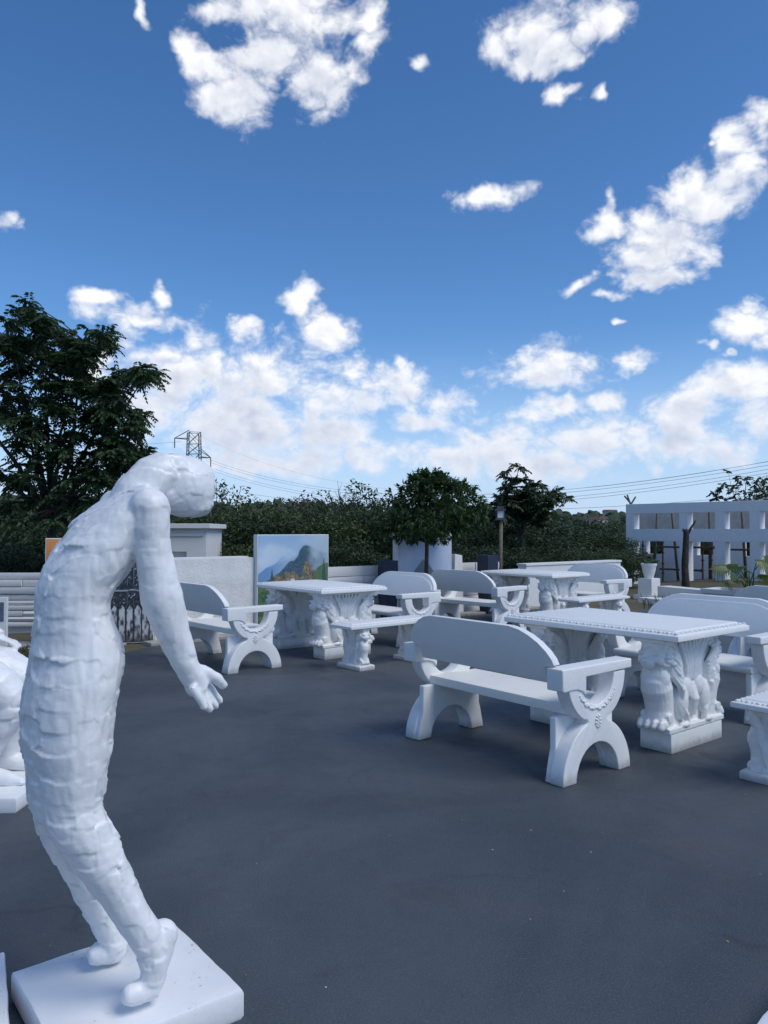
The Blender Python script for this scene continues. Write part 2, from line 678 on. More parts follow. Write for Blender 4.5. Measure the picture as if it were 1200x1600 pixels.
crack = m.math('MULTIPLY', crack, m.rng(m.noise(0.8, 3), 0.48, 0.62, 0.0, 0.38))
c = m.mix(crack, c, (0.022, 0.022, 0.025))
nrm = m.bump(m.noise(2.2, 6, 0.6), 0.35, 0.02)
nrm = m.bump(m.noise(120, 5, 0.7), 0.9, 0.006, nrm)
M['asphalt'] = m.done(c, m.rng(mid, 0.3, 0.7, 0.50, 0.72), nrm, 0.5)

# open ground: dry earth and thin grass, greener far off
m = NT('ground')
n1 = m.noise(0.35, 7, 0.62)
n2 = m.noise(3.5, 8, 0.7)
c = m.mix(m.rng(n1, 0.40, 0.62), (0.135, 0.105, 0.075), (0.075, 0.085, 0.040))
c = m.mix(m.rng(n2, 0.45, 0.75, 0, 0.6), c, (0.16, 0.13, 0.095))
far = m.node('ShaderNodeTexNoise')
m.put(far.inputs['Vector'], m.tc.outputs['Object'])
far.inputs['Scale'].default_value = 0.018
far.inputs['Detail'].default_value = 6
c = m.mix(m.rng(far.outputs[0], 0.42, 0.60, 0.0, 0.6), c, (0.09, 0.115, 0.05))
M['ground'] = m.done(c, 0.95, m.bump(n2, 0.7, 0.03), 0.2)

# painted brick wall
m = NT('painted_brick')
bt = m.node('ShaderNodeTexBrick')
mp = m.node('ShaderNodeMapping')
m.put(mp.inputs['Vector'], m.tc.outputs['Object'])
mp.inputs['Rotation'].default_value = (R(90), 0, 0)
m.put(bt.inputs['Vector'], mp.outputs[0])
bt.inputs['Scale'].default_value = 1.0
bt.inputs['Brick Width'].default_value = 0.22
bt.inputs['Row Height'].default_value = 0.073
bt.inputs['Mortar Size'].default_value = 0.006
bt.inputs['Mortar Smooth'].default_value = 0.4
c = m.mix(m.rng(m.noise(5, 6), 0.35, 0.7), (0.74, 0.73, 0.71), (0.64, 0.63, 0.61))
nb = m.bump(bt.outputs['Fac'], -0.6, 0.006)
M['brick'] = m.done(c, 0.7, m.bump(m.noise(28, 6), 0.6, 0.012, nb))

# paint carried by the murals as a colour attribute
m = NT('mural_paint')
at_n = m.node('ShaderNodeAttribute')
at_n.attribute_name = 'paint'
M['mural'] = m.done(m.mix(m.rng(m.noise(30, 5), 0.4, 0.7, 0, 0.12), at_n.outputs['Color'], (0.5, 0.5, 0.5)), 0.6,
                    m.bump(m.noise(60, 4), 0.15, 0.003))


def leaf_mat(name, c0, c1, c2, transl=0.25, scale=2.0, rough=0.55):
    m = NT(name)
    geo = m.node('ShaderNodeNewGeometry')
    n = m.noise(scale, 4, 0.6, vec=geo.outputs['Position'])
    ri = geo.outputs['Random Per Island']
    c = m.mix(m.rng(n, 0.35, 0.68), c0, c1)
    c = m.mix(m.math('MULTIPLY', m.rng(ri, 0.55, 1.0), 0.7), c, c2)
    m.done(c, rough, None, 0.35)
    tr = m.node('ShaderNodeBsdfTranslucent')
    m.put(tr.inputs[0], c)
    mx = m.node('ShaderNodeMixShader')
    mx.inputs[0].default_value = transl
    out = m.t.nodes['Material Output']
    m.t.links.new(m.b.outputs[0], mx.inputs[1])
    m.t.links.new(tr.outputs[0], mx.inputs[2])
    m.t.links.new(mx.outputs[0], out.inputs[0])
    return m.mat


M['leaf_big'] = leaf_mat('foliage_melia', (0.026, 0.052, 0.026), (0.048, 0.090, 0.038), (0.072, 0.120, 0.046), 0.3)
M['leaf_round'] = leaf_mat('foliage_round', (0.026, 0.054, 0.020), (0.048, 0.094, 0.030), (0.080, 0.140, 0.042), 0.32, scale=5)
M['leaf_a'] = leaf_mat('foliage_green', (0.036, 0.062, 0.026), (0.085, 0.125, 0.042), (0.115, 0.150, 0.050), scale=0.9)
M['leaf_b'] = leaf_mat('foliage_dark', (0.026, 0.046, 0.026), (0.056, 0.088, 0.040), (0.078, 0.112, 0.046), scale=0.7)
M['leaf_c'] = leaf_mat('foliage_purple', (0.050, 0.026, 0.026), (0.075, 0.038, 0.034), (0.070, 0.052, 0.034), scale=1.2)
M['leaf_d'] = leaf_mat('foliage_pale', (0.060, 0.075, 0.045), (0.10, 0.115, 0.065), (0.13, 0.14, 0.075), scale=1.2)
M['leaf_plant'] = leaf_mat('foliage_glossy', (0.09, 0.13, 0.022), (0.05, 0.10, 0.022), (0.17, 0.19, 0.03), 0.3, 3.0, 0.35)
M['leaf_far'] = leaf_mat('foliage_far', (0.034, 0.056, 0.036), (0.060, 0.085, 0.050), (0.075, 0.095, 0.052), 0.1, 0.03, 0.9)
M['grass'] = leaf_mat('grass_blades', (0.06, 0.075, 0.03), (0.10, 0.10, 0.05), (0.14, 0.12, 0.07), 0.2, 2.0, 0.8)

# ---------------------------------------------------------------- ground
WALL0 = np.array([-1.93, 11.4, 0])               # a point of the yard's back boundary, which runs along S


def beyond(x, y):
    """metres behind the back boundary of the yard"""
    return (x - WALL0[0]) * -L[0] + (y - WALL0[1]) * -L[1]


def terrain(x, y):
    d = beyond(x, y)
    if d <= 0:
        return -0.014
    if d < 12:
        z = -0.0118 * d * d
    elif d < 60:
        z = -1.70 - 0.16 * (d - 12) * (1 - 0.35 * (d - 12) / 48)
    else:
        t = min(1.0, (d - 60) / 700)
        z = -6.7 + 30.0 * t * t * (3 - 2 * t)
    if d > 40:
        k = min(1, (d - 40) / 100)
        z += k * (2.6 * math.sin(x * 0.021 + 1.3) * math.cos(y * 0.017) + 1.2 * math.sin(x * 0.06 + y * 0.04))
    return z - 0.014


mb = MB()
radii = [0.0, 2, 4, 6, 8] + [10 * 1.06 ** k for k in range(105)]
NA = 120
vs = [(0, 0, terrain(0, 0))]
for r_ in radii[1:]:
    for k in range(NA):
        a = 2 * math.pi * k / NA
        x, y = r_ * math.sin(a), r_ * math.cos(a)
        vs.append((x, y, terrain(x, y)))
fs = [[0, 1 + (k + 1) % NA, 1 + k] for k in range(NA)]
for i in range(len(radii) - 2):
    b0, b1 = 1 + i * NA, 1 + (i + 1) * NA
    for k in range(NA):
        k2 = (k + 1) % NA
        fs.append([b0 + k, b0 + k2, b1 + k2, b1 + k])
mb.add(vs, fs)
tag(mb.build('ground', M['ground'], smooth=True), kind='structure')


def wl(w, d, z=0.0):
    """a point w metres along the back boundary and d metres behind it"""
    p = WALL0 + S * w - L * d
    return Vector((p[0], p[1], z))


# asphalt yard
poly = [wl(-1.75, -0.42), wl(3.6, -0.42), wl(6.0, -0.42), wl(6.6, -1.7), wl(9.8, -2.1), Vector((11.5, 9.0, 0)), Vector((9.5, -7, 0)),
        Vector((-7, -7, 0)), Vector((-4.8, 5.2, 0)), Vector((-3.55, 8.1, 0))]
mb = MB()
mb.add([(p.x, p.y, 0.0) for p in poly] + [(p.x, p.y, -0.3) for p in poly],
       [list(range(len(poly)))[::-1]] + [[i, (i + 1) % len(poly), len(poly) + (i + 1) % len(poly), len(poly) + i] for i in range(len(poly))])
tag(mb.build('asphalt_yard', M['asphalt']), kind='structure')

# pale concrete edging behind the asphalt
mb = MB()
for (w0, w1) in ((-1.72, 0.2), (0.212, 2.0), (2.012, 4.0), (4.012, 5.98)):
    a, b, c_, d_ = wl(w0, -0.40), wl(w1, -0.40), wl(w1, -0.13), wl(w0, -0.13)
    mb.add([(q.x, q.y, z) for z in (-0.1, 0.035) for q in (a, b, c_, d_)],
           [[0, 3, 2, 1], [4, 5, 6, 7], [0, 1, 5, 4], [1, 2, 6, 5], [2, 3, 7, 6], [3, 0, 4, 7]])
tag(mb.build('kerb', M['concrete'], bevel=0.008), kind='structure')
mb = MB()
a, b = Vector((-3.42, 10.25, 0)), Vector((-9.0, 10.75, 0))
nv = (b - a).normalized().cross(Vector((0, 0, 1)))
mb.add([(q.x, q.y, z) for z in (-0.1, 0.012) for q in (a, b, b - nv * 0.62, a - nv * 0.62)],
       [[0, 3, 2, 1], [4, 5, 6, 7], [0, 1, 5, 4], [1, 2, 6, 5], [2, 3, 7, 6], [3, 0, 4, 7]])
tag(mb.build('path', M['concrete'], bevel=0.008), kind='structure')

# ---------------------------------------------------------------- benches with backs
def arc(cx, cz, rx, rz, a0, a1, n):
    return [(cx + rx * math.cos(R(a0 + (a1 - a0) * k / n)), cz + rz * math.sin(R(a0 + (a1 - a0) * k / n))) for k in range(n + 1)]


def dedupe(pts):
    out = []
    for p in pts:
        if not out or abs(p[0] - out[-1][0]) + abs(p[1] - out[-1][1]) > 1e-5:
            out.append(p)
    return out


def frame_outline():
    right = [(0.335, 0.0)] + [p for p in arc(0, 0, 0.335, 0.352, 6, 66, 10)]
    right += [(0.105, 0.332), (0.094, 0.346), (0.105, 0.360)]
    right += arc(0, 0.62, 0.285, 0.29, -62, 0, 9)
    inner = [(0.165, 0.62)] + arc(0, 0.62, 0.165, 0.18, -8, -172, 14) + [(-0.165, 0.62)]
    left = [(-x, z) for (x, z) in right[::-1]]
    arch = [(-0.208, 0.0)] + arc(0, 0, 0.208, 0.212, 172, 8, 14) + [(0.208, 0.0)]
    return dedupe(right + inner + left + arch)


def side_frame_mesh():
    mb = MB()
    o = frame_outline()
    mb.prism(o, -0.05, 0.05, lambda u, v, t: (t, u, v))
    # squared inner half that carries the seat
    inn = [(0.331, 0.002), (0.300, 0.14), (0.283, 0.195), (0.283, 0.382), (-0.283, 0.382), (-0.283, 0.195), (-0.300, 0.14), (-0.331, 0.002), (-0.204, 0.002)]
    inn += arc(0, 0, 0.204, 0.208, 172, 8, 12) + [(0.204, 0.002)]
    mb.prism(inn, -0.092, -0.046, lambda u, v, t: (t, u, v))
    # arm with its deeper rear block
    arm = [(0.345, 0.628), (0.345, 0.686), (-0.345, 0.686), (-0.342, 0.556), (-0.315, 0.550), (-0.255, 0.555), (-0.20, 0.552), (-0.155, 0.535), (-0.122, 0.506),
           (-0.118, 0.622)]
    mb.prism(arm, -0.064, 0.058, lambda u, v, t: (t, u, v))
    return mb.mesh('side_frame', M['bench'], bevel=0.013, seg=3, autosmooth=40)


def garland_mesh():
    mb = MB()
    rr = random.Random(3)
    for k in range(30):
        a = R(-148 + 116 * k / 29)
        y, z = 0.205 * math.cos(a), 0.62 + 0.203 * math.sin(a)
        s = 0.009 + 0.006 * math.sin(math.pi * k / 29)
        mb.ell((0.051, y + rr.uniform(-.005, .005), z + rr.uniform(-.006, .006)), (0.008, s * rr.uniform(.7, 1.2), s * rr.uniform(.6, 1.1)), 1)
    return mb.mesh('garland', M['bench'], smooth=True)


def medallion_mesh():
    mb = MB()
    for ring, n, rr in ((0.0, 1, 0.012), (0.016, 6, 0.009), (0.029, 10, 0.009)):
        for k in range(n):
            a = 2 * math.pi * k / n + ring * 30
            mb.ell((0.051, ring * 0.85 * math.cos(a), 0.340 + ring * 1.2 * math.sin(a)), (0.010, rr * 0.9, rr * 1.1), 1)
    return mb.mesh('medallion', M['bench'], smooth=True)


LEAN = 0.12 / 0.33


def back_outline(inset=0.0):
    i = inset
    half = [(0.574 - i, 0.590 + i), (0.574 - i, 0.680 + i * 0.4), (0.650 - i, 0.702 + i * 0.4)]
    half += [(0.640 - i, 0.74), (0.612 - i, 0.785 - i * 0.2), (0.565 - i, 0.832 - i * 0.5), (0.505 - i, 0.872 - i * 0.8), (0.435 - i * 0.8, 0.902 - i), (0.36 - i * 0.5, 0.916 - i)]
    if inset:
        half[1] = (0.590 - i, 0.66)
        half[2] = (0.640 - i, 0.705)
    return dedupe(half + [(-x, z) for (x, z) in half[::-1]])


def back_pt(u, v, t):
    return (u, -0.262 - (v - 0.590) * LEAN + t, v)


def backrest_mesh():
    mb = MB()
    mb.prism(back_outline(), -0.032, 0.026, back_pt)
    return mb.mesh('backrest', M['bench'], bevel=0.007, seg=2, autosmooth=40)


def back_panel_mesh():
    mb = MB()
    mb.prism(back_outline(0.04), 0.018, 0.036, back_pt)
    return mb.mesh('raised_panel', M['bench'], bevel=0.008, seg=2, autosmooth=40)


def seat_mesh():
    mb = MB()
    prof = [(-0.180, 0.384), (0.285, 0.384), (0.300, 0.400), (0.303, 0.425), (0.290, 0.440), (-0.180, 0.444)]
    mb.prism(prof, -0.624, 0.624, lambda u, v, t: (t, u, v))
    return mb.mesh('seat', M['seat'], bevel=0.006, seg=2, autosmooth=40)


BM = dict(frame=side_frame_mesh(), garland=garland_mesh(), medallion=medallion_mesh(), back=backrest_mesh(), panel=back_panel_mesh(), seat=seat_mesh())


def make_bench(label, x, y, deg, group):
    b = empty('bench', (x, y, 0), R(deg - 90))
    tag(b, label, 'bench', group)
    for sgn in (1, -1):
        fr = link('side_frame', BM['frame'], b, (0.664 * sgn, 0, 0))
        if sgn < 0:
            fr.scale = (-1, 1, 1)
        link('garland', BM['garland'], fr)
        link('medallion', BM['medallion'], fr)
    link('seat', BM['seat'], b)
    bk = link('backrest', BM['back'], b)
    link('raised_panel', BM['panel'], bk)
    return b


GB = 'white benches with backs round the tables'
make_bench('white concrete bench seen from behind, nearest and largest of the benches', 0.861, 5.272, 38.5, GB)
make_bench('white concrete bench standing just beyond the hanging hand of the tall statue', -1.846, 8.776, 41.5, GB)
make_bench('white bench facing the camera behind the short backless bench, tree trunk rising behind it', 0.03, 10.55, 40 + 180, GB)
make_bench('white bench seen from behind in front of the farthest table', 1.38, 11.67, 42, GB)
make_bench('white bench facing the camera behind the farthest table, beside the ruined frame building', 3.47, 13.33, 37 + 180, GB)
make_bench('white bench facing the camera behind the near table with beaded edge', 2.69, 6.65, 38.5 + 180, GB)
make_bench('white bench seen from behind at the right edge, below the large leafed plant', 4.47, 8.14, 38.5, GB)

# ---------------------------------------------------------------- tables and backless benches on lion supports
def lion_support_mesh(name, W, H0, H1, T, detail, voxel, plain=False):
    """carved support: half width W along y, from H0 to H1, half thickness T along x"""
    mb = MB()
    hh = H1 - H0
    Z = lambda q: H0 + q * hh
    prof = [(0.70, 0.0), (0.71, 0.16), (0.745, 0.30), (0.86, 0.46), (0.91, 0.60), (0.86, 0.74), (0.90, 0.88), (0.98, 1.0)]
    pr = [(W * a, Z(b)) for a, b in prof]
    out = pr + [(-a, b) for a, b in pr[::-1]]
    core = T * 0.62
    mb.prism(out, -core, core, lambda u, v, t: (t, u, v))
    mb.box((-T * 1.0, -W * 0.98, Z(0.955)), (T * 1.0, W * 0.98, Z(1.0)))
    mb.box((-T * 1.06, -W * 0.86, Z(-0.01)), (T * 1.06, W * 0.86, Z(0.045)))
    for sg in (1, -1):
        def pt(x, y, z):
            return (x * T, y * W * sg, Z(z))
        # head, muzzle, nose, brows, cheeks and ears
        mb.ell(pt(0, 0.84, 0.80), (T * 0.80, W * 0.19, hh * 0.125), 3)
        mb.ell(pt(0, 1.00, 0.745), (T * 0.46, W * 0.115, hh * 0.065), 2)
        mb.ell(pt(0, 1.09, 0.77), (T * 0.22, W * 0.05, hh * 0.028), 2)
        mb.ell(pt(0, 1.00, 0.70), (T * 0.34, W * 0.085, hh * 0.030), 2)
        for sx in (1, -1):
            mb.ell(pt(0.42 * sx, 0.97, 0.845), (T * 0.26, W * 0.075, hh * 0.028), 2)
            mb.ell(pt(0.60 * sx, 0.92, 0.765), (T * 0.22, W * 0.08, hh * 0.055), 2)
            mb.ell(pt(0.62 * sx, 0.80, 0.915), (T * 0.20, W * 0.055, hh * 0.045), 2)
        for k in range(15):
            a_ = R(-58 + 296 * k / 14)
            mb.ell(pt(0.86 * math.cos(a_), 0.745 + 0.03 * (k % 2), 0.795 + 0.135 * math.sin(a_)), (T * 0.22, W * 0.10, hh * 0.036), 2)
            mb.ell(pt(0.98 * math.cos(a_), 0.645 - 0.02 * (k % 2), 0.77 + 0.17 * math.sin(a_) if math.sin(a_) < 0.6 else 0.87), (T * 0.20, W * 0.10, hh * 0.034), 2)
        # chest, foreleg and paw
        mb.ell(pt(0, 0.80, 0.56), (T * 0.92, W * 0.17, hh * 0.15), 3)
        mb.tube([pt(0, 0.78, 0.62), pt(0, 0.785, 0.54), pt(0, 0.76, 0.45), pt(0, 0.71, 0.34), pt(0, 0.69, 0.22), pt(0, 0.70, 0.06)], [T * 0.55, T * 0.84, T * 0.92, T * 0.85, T * 0.80, T * 0.84], 24)
        for tx in (-0.68, -0.23, 0.23, 0.68):
            mb.ell(pt(tx, 0.84, 0.085), (T * 0.25, W * 0.16, hh * 0.062), 2)
            mb.ell(pt(tx, 0.93, 0.06), (T * 0.22, W * 0.08, hh * 0.045), 2)
        mb.tube([pt(-0.95, 0.76, 0.145), pt(0.95, 0.76, 0.145)], [hh * 0.05] * 2, 12)
        if plain:
            continue
        for sx in (1, -1):
            # mane: locks that fall back and down from the face
            for k in range(detail):
                q = k / max(1, detail - 1)
                y0, z0 = 0.78 - 0.10 * q, 0.90 - 0.30 * q
                y1, z1 = 0.60 - 0.12 * q, 0.80 - 0.36 * q
                y2, z2 = 0.44 - 0.02 * q, 0.70 - 0.36 * q
                wob = 0.03 * math.sin(k * 2.1)
                mb.tube([pt(0.78 * sx, y0, z0), pt(1.0 * sx, y1 + wob, z1), pt(0.88 * sx, y2, z2 - 0.02), pt(0.62 * sx, y2 - 0.04, z2 - 0.10)],
                        [T * 0.15, T * 0.22, T * 0.17, T * 0.05], 7)
            # haunch, hind leg and foot of the crouching body
            mb.ell(pt(0.70 * sx, 0.36, 0.29), (T * 0.38, W * 0.17, hh * 0.20), 3)
            mb.ell(pt(0.66 * sx, 0.20, 0.42), (T * 0.34, W * 0.15, hh * 0.13), 3)
            mb.tube([pt(0.82 * sx, 0.42, 0.26), pt(0.92 * sx, 0.30, 0.15), pt(0.92 * sx, 0.26, 0.06)], [T * 0.24, T * 0.20, T * 0.16], 8)
            mb.ell(pt(0.95 * sx, 0.36, 0.05), (T * 0.24, W * 0.14, hh * 0.035), 2)
            # tall leaves in the middle of the broad face
            for k, (yb, yt) in enumerate(((0.03, 0.05), (0.07, 0.17), (0.12, 0.30), (0.18, 0.42))):
                mb.tube([pt(0.66 * sx, yb, 0.50 - 0.03 * k), pt(0.74 * sx, yb * 1.05 + 0.01, 0.66), pt(0.74 * sx, (yb + yt) / 2, 0.82), pt(0.88 * sx, yt, 0.945)],
                        [T * 0.10, T * 0.15, T * 0.16, T * 0.15], 7)
            mb.tube([pt(0.66 * sx, 0.02, 0.12), pt(0.80 * sx, 0.02, 0.30), pt(0.68 * sx, 0.02, 0.48)], [T * 0.20, T * 0.32, T * 0.10], 9)
    me = remesh(mb, voxel, 1)
    co, no = mesh_arrays(me)
    co = co + no * (fbm(co * 30, 3, 5) * 0.0018)[:, None]
    me.materials.append(M['table'])
    set_co(me, co)
    me.name = name
    return me


def moulded_top(name, lx, ly, z0, z1, mat):
    """slab with a stepped, sloping moulded margin; half sizes lx, ly"""
    mb = MB()
    steps = [(0.030, z0), (0.0, z0 + 0.010), (0.0, z0 + (z1 - z0) * 0.62), (0.010, z0 + (z1 - z0) * 0.68), (0.045, z1 - 0.007), (0.058, z1 - 0.008), (0.064, z1), ]
    rings = []
    for (i, z) in steps:
        a, b = lx - i, ly - i
        rings.append([(a, b, z), (-a, b, z), (-a, -b, z), (a, -b, z)])
    mb.loft(rings)
    return mb.mesh(name, mat, bevel=0.003, seg=2, autosmooth=32)


def bead_mesh(name, lx, ly, z, pitch, r):
    mb = MB()
    i = 0.029
    for (a, b, horiz) in ((lx - i, ly - i, True), (lx - i, ly - i, False)):
        ln = a if horiz else b
        n = int(2 * ln / pitch)
        for k in range(n + 1):
            q = -ln + 2 * ln * k / n
            for sg in (1, -1):
                p = (q, sg * b, z) if horiz else (sg * a, q, z)
                rr = (r * 1.35, r, r * 0.8) if horiz else (r, r * 1.35, r * 0.8)
                if k % 2:
                    rr = tuple(w * 0.7 for w in rr)
                mb.ell(p, rr, 1)
    return mb.mesh(name, M['table'], smooth=True)


def plinth_mesh(name, w, t, h):
    mb = MB()
    mb.loft([[(t, w, 0.0), (-t, w, 0.0), (-t, -w, 0.0), (t, -w, 0.0)],
             [(t, w, h - 0.012), (-t, w, h - 0.012), (-t, -w, h - 0.012), (t, -w, h - 0.012)],
             [(t - 0.012, w - 0.012, h), (-t + 0.012, w - 0.012, h), (-t + 0.012, -w + 0.012, h), (t - 0.012, -w + 0.012, h)]])
    return mb.mesh(name, M['table'], bevel=0.006, seg=2, autosmooth=35)


TM = dict(top=moulded_top('table_top', 0.75, 0.482, 0.768, 0.838, M['table']),
          beads=bead_mesh('bead_trim', 0.75, 0.482, 0.825, 0.030, 0.0125),
          sup=lion_support_mesh('lion_support', 0.42, 0.138, 0.770, 0.115, 9, 0.0048),
          plinth=plinth_mesh('plinth', 0.338, 0.118, 0.14),
          btop=moulded_top('bench_top', 0.20, 0.625, 0.440, 0.500, M['table']),
          bbeads=bead_mesh('bead_trim', 0.20, 0.625, 0.488, 0.030, 0.0110),
          bsup=lion_support_mesh('lion_leg', 0.185, 0.052, 0.442, 0.062, 5, 0.0055),
          bplinth=plinth_mesh('plinth', 0.205, 0.105, 0.055))


def make_table(label, x, y, deg):
    t = empty('table', (x, y, 0), R(deg - 90))
    tag(t, label, 'table', 'white tables on carved lion supports')
    tp = link('table_top', TM['top'], t)
    link('bead_trim', TM['beads'], tp)
    for q in (0.492, -0.492):
        s_ = link('lion_support', TM['sup'], t, (q, 0, 0))
        link('plinth', TM['plinth'], s_)
    return t


def make_stool(label, x, y, deg):
    """backless bench: long axis along local y, lion legs facing the two long sides"""
    t = empty('backless_bench', (x, y, 0), R(deg - 90))
    tag(t, label, 'bench', 'white backless benches on carved legs')
    tp = link('bench_top', TM['btop'], t)
    link('bead_trim', TM['bbeads'], tp)
    for q in (0.41, -0.41):
        s_ = link('lion_leg', TM['bsup'], t, (0, q, 0), (0, 0, R(90)))
        link('plinth', TM['bplinth'], s_)
    return t


make_table('nearest white table with beaded edge and carved lion supports', 1.805, 5.87, 39)
make_table('white lion table in front of the mountain mural', -0.808, 9.62, 39)
make_table('farthest white lion table, with a dark planter behind it', 2.44, 12.55, 40)
make_stool('white backless bench on lion legs at the end of the table by the mountain mural', 0.005, 8.684, 40)
make_stool('white backless bench with beaded edge cut off by the right edge of the picture', 2.678, 4.85, 39)
make_stool('white backless bench at the end of the farthest table', 3.21, 11.74, 38)

# ---------------------------------------------------------------- tall statue on its slab
SC = np.array([-0.81, 2.44, 0.0])                # middle of the slab


def sp(x, y, off):
    """pixel to a point on the figure's profile plane, off metres towards the viewer"""
    return on_plane(x, y, SC + L * off, L)


def ring(c, u, v, n=20):
    return [c + u * math.cos(2 * math.pi * k / n) + v * math.sin(2 * math.pi * k / n) for k in range(n)]


def plaster(me, seed, cell=0.060, amp=0.0078, axis=None, keep=None):
    """trowelled patches: squarish dabs of plaster with raised edges"""
    co, no = mesh_arrays(me)
    w = co + np.stack([fbm(co * 9, 2, seed), fbm(co * 9 + 7, 2, seed + 1), fbm(co * 9 + 13, 2, seed + 2)], 1) * 0.009
    # coordinate that runs round the body and one that runs along it
    u = w @ S * 0.9 - w @ L * 0.9
    v = w[:, 2]
    gu, gv = u / (cell * 0.85), v / cell
    iu, iv = np.floor(gu), np.floor(gv)
    f1, f2, h = np.full(len(u), 9.0), np.full(len(u), 9.0), np.zeros(len(u))
    tiltd = np.zeros(len(u))
    for du in (-1, 0, 1):
        for dv_ in (-1, 0, 1):
            cu, cv = iu + du, iv + dv_
            r1 = np.sin(cu * 127.1 + cv * 311.7 + seed) * 43758.5453
            r2 = np.sin(cu * 269.5 + cv * 183.3 + seed * 2) * 24634.6345
            r1, r2 = r1 - np.floor(r1), r2 - np.floor(r2)
            q = np.maximum(np.abs(gu - cu - 0.5 - (r1 - 0.5) * 0.8), np.abs(gv - cv - 0.5 - (r2 - 0.5) * 0.8))
            nearer = q < f1
            f2 = np.where(nearer, f1, np.minimum(f2, q))
            hh = (r1 * 7.31 + r2 * 3.77) % 1.0
            h = np.where(nearer, hh, h)
            tiltd = np.where(nearer, (gu - cu - r1) * (r2 - 0.5) + (gv - cv - r2) * (r1 - 0.5) * 1.4, tiltd)
            f1 = np.where(nearer, q, f1)
    e = f2 - f1
    ridge = np.exp(-(e / 0.11) ** 2)
    body = np.clip(e / 0.22, 0, 1)
    present = (h > 0.45)
    d = amp * ((h - 0.5) * 0.75 * np.clip(e / 0.10, 0, 1) + present * (h - 0.4) * 0.35 * ridge + 1.35 * tiltd)
    d += 0.0028 * fbm(co * np.array([15, 15, 10]), 3, seed + 5) + 0.0012 * fbm(co * 70, 2, seed + 9)
    if keep is not None:
        d = d * keep(co) + (1 - keep(co)) * (0.0080 * fbm(co * np.array([24, 24, 7]), 3, seed + 3) + 0.003 * np.abs(vnoise(co * np.array([45, 45, 22]), seed + 4)))
    set_co(me, co + no * d[:, None])


mb = MB()
OC = 0.035
torso = [  # y, left x, right x, lateral half width
    (1288, 76, 164, 0.120), (1262, 50, 158, 0.145), (1240, 47, 159, 0.155), (1200, 44, 165, 0.165), (1150, 37, 172, 0.172), (1100, 37, 178, 0.176), (1060, 43, 187, 0.176),
    (1030, 50, 190, 0.170), (1000, 54, 186, 0.158), (970, 56, 174, 0.148), (940, 58, 168, 0.145), (915, 62, 180, 0.152), (884, 72, 206, 0.168), (850, 91, 224, 0.180),
    (815, 119, 232, 0.186), (790, 145, 234, 0.182), (772, 168, 232, 0.160), (760, 190, 228, 0.11)]
rings = []
for (y, xl, xr, b) in torso:
    c_ = sp((xl + xr) / 2, y, OC)
    dist = c_.y
    hw = (xr - xl) / 2 / FPX * dist
    a_ = math.sqrt(max(hw * hw - (b * 0.349) ** 2, 0.0004)) / 0.937
    rings.append(ring(c_, SV * a_, LV * b))
mb.loft(rings)
# shoulder girdle
NS, FS = sp(236, 795, 0.205), sp(186, 788, -0.165)
mb.tube([NS, (NS + FS) / 2, FS], [0.060, 0.062, 0.054], 14)
mb.ell(FS, (0.062, 0.062, 0.052), 3)


def pathtube(pts, n=14, flat=1.0):
    cs = [sp(x, y, o) for (x, y, r_, o) in pts]
    rs = [r_ / FPX * c_.y for (x, y, r_, o), c_ in zip(pts, cs)]
    mb.tube(cs, rs, n, True, flat)
    return cs


# near arm and far arm
pathtube([(234, 783, 18, .205), (234, 790, 29, .205), (235, 812, 30, .205), (236, 838, 27.5, .205), (239, 868, 27, .205), (247, 903, 29.5, .205), (254, 935, 32, .205),
          (262, 963, 29, .205), (272, 993, 24.5, .205), (283, 1020, 21.5, .205), (291, 1040, 20, .205)], 16)
mb.ell(sp(234, 792, .205), (0.058, 0.058, 0.058), 3)
pathtube([(186, 788, 24, -.165), (160, 840, 23, -.17), (140, 900, 22, -.17), (128, 960, 21, -.17), (118, 1010, 17, -.17), (112, 1045, 15, -.17)])
# neck and head, hanging
pathtube([(205, 800, 40, .02), (218, 772, 38, .03), (240, 748, 37, .035), (265, 738, 36, .04)], 16)
tilt = Matrix.Rotation(R(-38), 3, Vector(L))
hc = sp(291, 760, .04)
mb.ell(hc, (0.098, 0.085, 0.103), 3, Matrix.Rotation(ALPHA, 3, 'Z'))
mb.ell(sp(276, 736, .04), (0.062, 0.068, 0.058), 3, Matrix.Rotation(ALPHA, 3, 'Z'))
c_ = sp(266, 716, .04)
mb.box((-0.042, -0.045, -0.02), (0.036, 0.045, 0.010), ALPHA, c_)
mb.ell(sp(250, 728, .04), (0.045, 0.054, 0.040), 3, Matrix.Rotation(ALPHA, 3, 'Z'))
mb.ell(sp(258, 752, .04), (0.062, 0.066, 0.062), 3)
mb.ell(sp(266, 772, .04), (0.055, 0.062, 0.055), 3)
mb.ell(sp(306, 748, .04), (0.060, 0.070, 0.064), 3, Matrix.Rotation(ALPHA, 3, 'Z'))
mb.ell(sp(300, 786, .04), (0.070, 0.068, 0.050), 3, Matrix.Rotation(ALPHA, 3, 'Z'))
